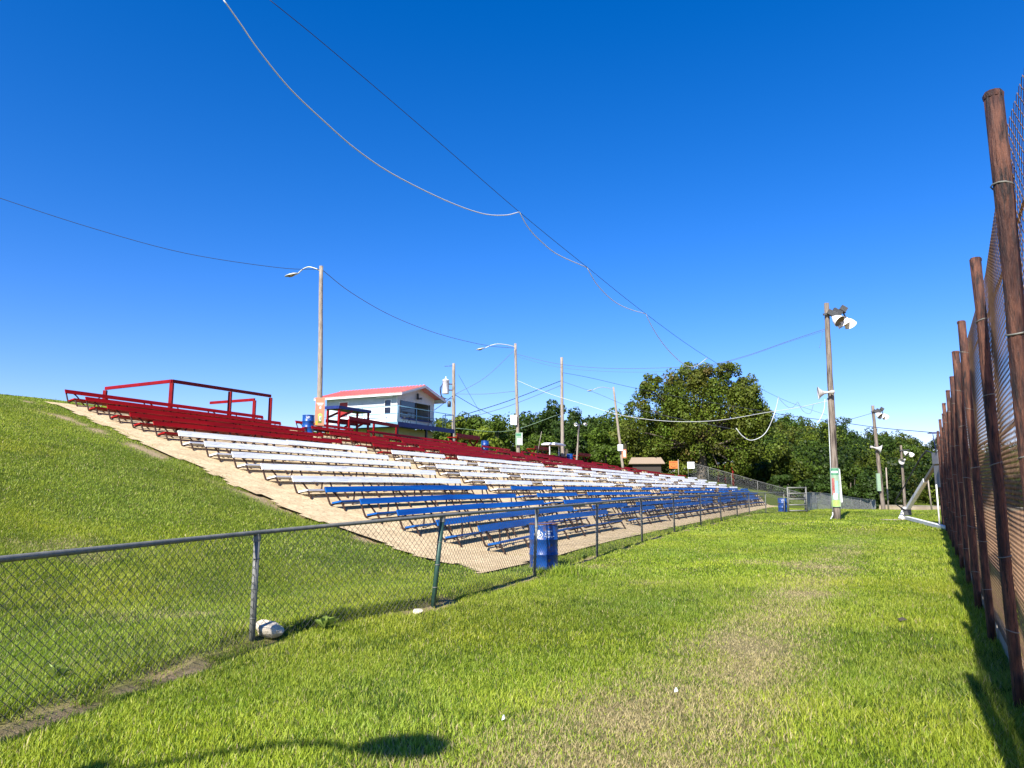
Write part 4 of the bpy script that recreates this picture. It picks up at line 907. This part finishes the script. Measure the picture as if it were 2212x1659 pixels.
# ------------------------------------------------------------------ trees
def leaves(cen, rad, per, size, cols, rg, up=.25, flat_=.85):
    n = len(cen); k = per
    d = rg.normal(size=(n, k, 3)); d /= np.linalg.norm(d, axis=2, keepdims=True)
    rr = rg.uniform(.45, 1.0, (n, k, 1)) ** .6
    pos = cen[:, None, :] + d * rr * rad[:, None, None] * np.array([1, 1, flat_])
    nrm = d + rg.normal(0, .55, (n, k, 3)); nrm[:, :, 2] += up; nrm /= np.linalg.norm(nrm, axis=2, keepdims=True)
    a = rg.normal(size=(n, k, 3)); u = np.cross(nrm, a); u /= np.linalg.norm(u, axis=2, keepdims=True); v = np.cross(nrm, u)
    sz = size * rg.uniform(.55, 1.3, (n, k, 1)); u = u * sz * .5; v = v * sz * .36
    V = np.stack([pos - u, pos - v * .9 + u * .1, pos + u, pos + v], 2).reshape(-1, 3)
    b = np.arange(n * k) * 4; Fq = np.stack([b, b + 1, b + 2, b + 3], 1)
    c = cols[:, None, :] * rg.uniform(.65, 1.35, (n, k, 1)); c = np.repeat(c.reshape(-1, 3), 4, 0)
    return V, Fq, c
def clumps(rg, n, rx, rz, zc, low=-.6):
    d = rg.normal(size=(n * 3, 3)); d /= np.linalg.norm(d, axis=1, keepdims=True); d = d[d[:, 2] > low][:n]
    r = rg.uniform(.35, 1.0, (len(d), 1)) ** .5 * rg.uniform(.86, 1.08, (len(d), 1))
    return d * r * np.array([rx, rx, rz]) + np.array([0, 0, zc])
GREENS = np.array([[.040, .072, .009], [.053, .088, .010], [.078, .105, .011], [.028, .052, .008], [.092, .104, .014]])
def make_tree(name, label, loc, rx, rz, zc, ncl, per, size, seed, crad=.3, green=None, group=None, rot=0., low=-.6, trunk_r=.3):
    rg = np.random.default_rng(seed); cen = clumps(rg, ncl, rx, rz, zc, low)
    rad = rg.uniform(.7, 1.25, len(cen)) * crad * (rx * .5 + rz * .5)
    base = GREENS[rg.integers(0, 5, len(cen))] if green is None else np.array(green)[None, :] * np.ones((len(cen), 1))
    cols = base * rg.uniform(.75, 1.25, (len(cen), 1))
    V, Fq, c = leaves(cen, rad, per, size, cols, rg)
    t = thing(name, label, 'tree', loc, rot, group)
    np_mesh('crown', V, Fq, 'leaf', c, t)
    m = MB(); top = Vector((0, 0, zc + rz * .3)); m.tube(curve_pts([(0, 0, -.5), (.1, .05, zc * .3), (-.1, .1, zc * .7), top], 3), [trunk_r * (1 - .75 * i / 9) for i in range(10)], 8)
    for i in range(min(10, len(cen))):
        e = Vector(cen[i]); s0 = Vector((0, 0, max(zc - rz * .9, zc * .35) * rg.uniform(.7, 1.1))); m.tube(curve_pts([s0, s0.lerp(e, .5) + Vector((0, 0, -.1 * rz)), e], 3), [trunk_r * .45 * (1 - .8 * j / 6) for j in range(7)], 6)
    m.build('trunk', 'bark', t)
    return t
def copy_tree(t, label, loc, rot, sc, group):
    r = t.copy(); COL.objects.link(r); r.location = loc; r.rotation_euler = (0, 0, rot); r.scale = sc; r['label'] = label
    if group: r['group'] = group
    for ch in list(t.children):
        c = ch.copy(); COL.objects.link(c); c.parent = r
    return r
# the big spreading tree, built of several lobes
def big_tree():
    y = 100; p = at(1515, 1030, y); z0 = T(p.x, p.y); rg = np.random.default_rng(5); sc = y / F
    lobes = [(1510, 905, 100, 75), (1495, 855, 80, 55), (1505, 862, 72, 70), (1430, 868, 58, 52), (1590, 868, 52, 58), (1470, 828, 46, 42), (1540, 824, 46, 38), (1625, 902, 42, 42), (1400, 935, 62, 50), (1480, 945, 78, 55), (1585, 945, 66, 52), (1612, 842, 32, 30), (1600, 870, 50, 45), (1640, 895, 24, 24), (1378, 892, 30, 30), (1450, 985, 70, 42), (1560, 990, 78, 42), (1405, 835, 26, 26), (1500, 805, 34, 22), (1650, 960, 48, 40), (1568, 808, 30, 20)]
    C = []; Rr = []
    for u, v, ru, rv in lobes:
        n = int(9 + ru * rv / 150); d = rg.normal(size=(n, 3)); d /= np.linalg.norm(d, axis=1, keepdims=True); d *= rg.uniform(.55, 1.0, (n, 1)) ** .5
        c0 = at(u, v, y); cc = d * np.array([ru, ru * 1.1, rv]) * sc * .86 + np.array([c0.x - p.x, (ru - 50) * sc * .5, c0.z - z0]); C.append(cc); Rr.append(rg.uniform(.7, 1.3, n) * (ru + rv) * .5 * sc * .30 + .25)
    C = np.concatenate(C); Rr = np.concatenate(Rr)
    cols = np.array([.092, .120, .014])[None] * rg.uniform(.7, 1.25, (len(C), 1)) * (1 + rg.normal(0, .06, (len(C), 3)))
    rus = rg.random(len(C)) < .03; cols[rus] = np.array([.12, .095, .025])
    t = thing('big_tree', 'large spreading tree taller than the wood behind the far end of the benches', 'tree', (p.x, p.y, z0))
    V, Fq, c = leaves(C, Rr, 120, .34, cols, rg); np_mesh('crown', V, Fq, 'leaf', c, t)
    m = MB(); m.tube(curve_pts([(0, 0, -.5), (.2, 0, 3), (-.2, 0, 6.5), (0, 0, 10)], 3), [.75 - .055 * i for i in range(10)], 10)
    for i in range(0, len(C), 9):
        e = Vector(C[i]); s0 = Vector((0, 0, rg.uniform(3.5, 8))); m.tube(curve_pts([s0, s0.lerp(e, .5) + Vector((0, 0, .2)), e], 3), [.24 * (1 - .85 * j / 6) for j in range(7)], 5)
    m.build('trunk', 'bark', t)
big_tree()
# trees behind the benches, told apart by what they stand next to
def tree_at(u, vtop, wpx, y, seed, label, green=None, ncl=26, per=120, size=None):
    p = at(u, 1000, y); z = T(p.x, p.y) - .5; top = at(u, vtop, y).z - z; rx = wpx * y / F / 2
    rz = max(top * .5, 1.5); zc = top - rz * .93
    return make_tree('leafy_tree', label, (p.x, p.y, z), rx, rz, zc, ncl, per, size or .0042 * y, seed, .30, green, 'trees behind the benches', low=-.9, trunk_r=.22)
DK = (.034, .062, .010); MD = (.066, .106, .011); YL = (.135, .175, .018); OL = (.095, .118, .014)
TL = [(975, 893, 60, 92, YL, 'yellow-green bushy tree right behind the transformer pole and booth railing'),
      (1020, 893, 80, 118, MD, 'rounded dark tree between the transformer pole and the middle lamp'),
      (1072, 884, 66, 112, MD, 'tree rising left of the middle street lamp, beside its white sign'),
      (1050, 925, 70, 88, YL, 'sunny pale-green shrub just above the blue drum'),
      (1146, 895, 95, 118, DK, 'dark tree directly right of the middle street lamp'),
      (1195, 872, 84, 112, DK, 'tall dark round-headed tree just left of the tall bare pole'),
      (1250, 892, 95, 116, DK, 'dark tree just right of the tall bare pole'),
      (1288, 890, 84, 120, MD, 'thin-topped tree between the tall bare pole and the leaning lamp'),
      (1160, 940, 84, 86, MD, 'broad low tree behind the leaning yellow stick'),
      (1225, 925, 90, 98, DK, 'dense tree behind the short twin floodlight pole'),
      (1285, 920, 86, 102, MD, 'leafy tree left of the leaning far lamp'),
      (1335, 882, 62, 120, MD, 'tree behind the head of the leaning far lamp'),
      (1352, 915, 84, 104, OL, 'olive-green tree between the leaning lamp and the big tree'),
      (1310, 965, 80, 94, MD, 'low leafy tree behind the foot of the leaning lamp'),
      (1385, 968, 70, 104, OL, 'shrubby tree behind the small hut'),
      (1060, 960, 100, 96, MD, 'low dark shrubbery tree below the rounded dark tree'),
      (1690, 985, 100, 112, MD, 'mid-green tree above the far slope fence'),
      (1610, 1000, 110, 108, DK, 'dark tree behind the red posts with white caps'),
      (1700, 1030, 90, 98, DK, 'dark tree right behind the upper part of the gate'),
      (1770, 1030, 90, 100, DK, 'dark tree just left of the nearest floodlight pole'),
      (1835, 1010, 80, 98, MD, 'tree just right of the nearest floodlight pole'),
      (1868, 1030, 76, 90, DK, 'dark bush left of the foot of the kinked floodlight pole'),
      (1925, 1025, 70, 112, DK, 'dark tree between the second and the farthest floodlight poles')]
for i, (u, vt, wp, y, g, lab) in enumerate(TL):
    tree_at(u, vt, wp, y, 100 + i, lab, g, ncl=30 if wp > 70 else 22, per=130)
# the wooded hill: one mass
rg = np.random.default_rng(77); cens = []; rads = []; colz = []; sizes = []
def add_wood(x, y, hgt, rx):
    z = T(x, y); n = int(rg.integers(12, 18)); cc = clumps(rg, n + 6, rx, hgt * .5, hgt * .52, -.75) + np.array([x, y, z])
    cens.append(cc); rads.append(rg.uniform(.6, 1.3, len(cc)) * rx * .33)
    gi = GREENS[rg.integers(0, 5)] if rg.random() < .5 else GREENS[2 if fbm(np.array([x * .035]), np.array([y * .035]), 71)[0] > .47 else 3]
    colz.append((gi * rg.uniform(.6, 1.3))[None] * rg.uniform(.8, 1.2, (len(cc), 1)))
for y in np.arange(104, 232, 6.5):
    q0 = .21 if y > 112 else .30
    for x in np.arange(q0 * y, 1.0 * y, 6.0):
        xx, yy = x + rg.uniform(-2.5, 2.5), y + rg.uniform(-2.5, 2.5); add_wood(xx, yy, rg.uniform(4.8, 9.0) * (1.3 if rg.random() < .1 else 1), rg.uniform(2.6, 4.8))
for y, a, b in ((118, -.11, .2), (125, -.12, .22), (132, -.12, .22), (140, -.12, .2), (112, .14, .24)):
    for x in np.arange(a * y, b * y, 3.8): add_wood(x + rg.uniform(-2, 2), y + rg.uniform(-3, 3), rg.uniform(8.2, 10.5), rg.uniform(3.5, 5))
V, Fq, c = leaves(np.concatenate(cens), np.concatenate(rads), 78, .48, np.concatenate(colz), rg)
o = np_mesh('wooded_hill', V, Fq, 'leaf', c); tag(o, 'dense green wood covering the hill behind the benches and track', 'wood', kind='stuff')

# ------------------------------------------------------------------ stones, weeds, scraps
def stone(label, u, v, z, sx, sy, sz, seed):
    import bmesh
    a, b = ray(u, v); y = (z - H) / b; p = Vector((a * y, y, T(a * y, y)))
    bm = bmesh.new(); bmesh.ops.create_icosphere(bm, subdivisions=3, radius=1); rs = np.random.default_rng(seed)
    pl = [Vector(q).normalized() for q in rs.normal(size=(8, 3))] + [Vector((.1, -.2, 1)).normalized()]; dd = list(rs.uniform(.6, .9, 8)) + [.6]
    for vt in bm.verts:
        for q, d in zip(pl, dd):
            e = vt.co.dot(q) - d
            if e > 0: vt.co -= q * e
        vt.co += Vector(rs.normal(0, .02, 3)); vt.co = Vector((vt.co.x * sx, vt.co.y * sy, vt.co.z * sz))
    me = bpy.data.meshes.new('stone'); bm.to_mesh(me); bm.free(); me.materials.append(MATS['rock'])
    o = bpy.data.objects.new('stone', me); link(o); o.location = p + Vector((0, 0, sz * .55)); o.rotation_euler = (0, 0, seed); return tag(o, label, 'stone', 'stones along the low fence')
stone('pale angular stone beside the first fence post', 580, 1369, 0.05, .21, .15, .105, 12)
stone('small flat stone in the soil near the dark green post', 905, 1322, 0.02, .13, .08, .045, 8)
def weed(label, u, v, n, L, seed):
    a, b = ray(u, v); y = -(H - .05) / b; x = a * y; rs = random.Random(seed); o = thing('broadleaf_weed', label, 'plant', (x, y, T(x, y)))
    m = MB(); cl = []
    for i in range(n):
        an = rs.uniform(0, 6.28); el = rs.uniform(.75, 1.4); l = L * rs.uniform(.5, 1.1); wd = l * .13
        d = Vector((math.cos(an) * math.cos(el), math.sin(an) * math.cos(el), math.sin(el))); sd_ = Vector((-math.sin(an), math.cos(an), 0))
        p0 = Vector((0, 0, .02)); p1 = p0 + d * l * .5; p2 = p1 + Vector((d.x, d.y, d.z * .1)) * l * .55
        m.add([p0 - sd_ * wd * .2, p0 + sd_ * wd * .2, p1 + sd_ * wd, p2, p1 - sd_ * wd], [(0, 1, 2, 3, 4)]); g = rs.uniform(.7, 1.2); cl += [(.22 * g, .30 * g, .06 * g)] * 5
    ob = m.build('leaf_cluster', 'leaf', o); at_ = ob.data.attributes.new('col', 'FLOAT_COLOR', 'POINT'); at_.data.foreach_set('color', np.concatenate([np.array(cl), np.ones((len(cl), 1))], 1).astype(np.float32).ravel())
weed('broad-leaved weed growing between the stone and the green post', 700, 1352, 18, .24, 1)
weed('tuft of broad weed at the left fence corner by the soil bank', 120, 1480, 14, .2, 2)
weed('leafy weed at the foot of the fence right of the front drum', 1262, 1205, 14, .2, 3)
for u, v, lab, sx, mt in ((1460, 1492, 'small white scrap lying on the worn grass', .015, 'sign_white'), (1087, 1552, 'tiny white scrap lying on the green grass above the shadow', .011, 'sign_white'), (2398, 2095, '', .0, ''), (1948, 1338, 'dark dead leaf lying on the grass near the tall fence', .05, 'hut_wall')):
    if not lab: continue
    a, b = ray(u, v); y = -(H - .03) / b; x = a * y; m = MB(); m.add([(-sx, -sx, .0), (sx, -sx * .6, .01), (sx * .8, sx, .03), (-sx * .7, sx * .8, .012), (0, 0, .035)], [(0, 1, 4), (1, 2, 4), (2, 3, 4), (3, 0, 4), (3, 2, 1, 0)])
    o = m.build('scrap' if 'scrap' in lab else 'dead_leaf', mt, None, (x, y, T(x, y) + .02)); tag(o, lab, 'litter' if 'scrap' in lab else 'leaf')
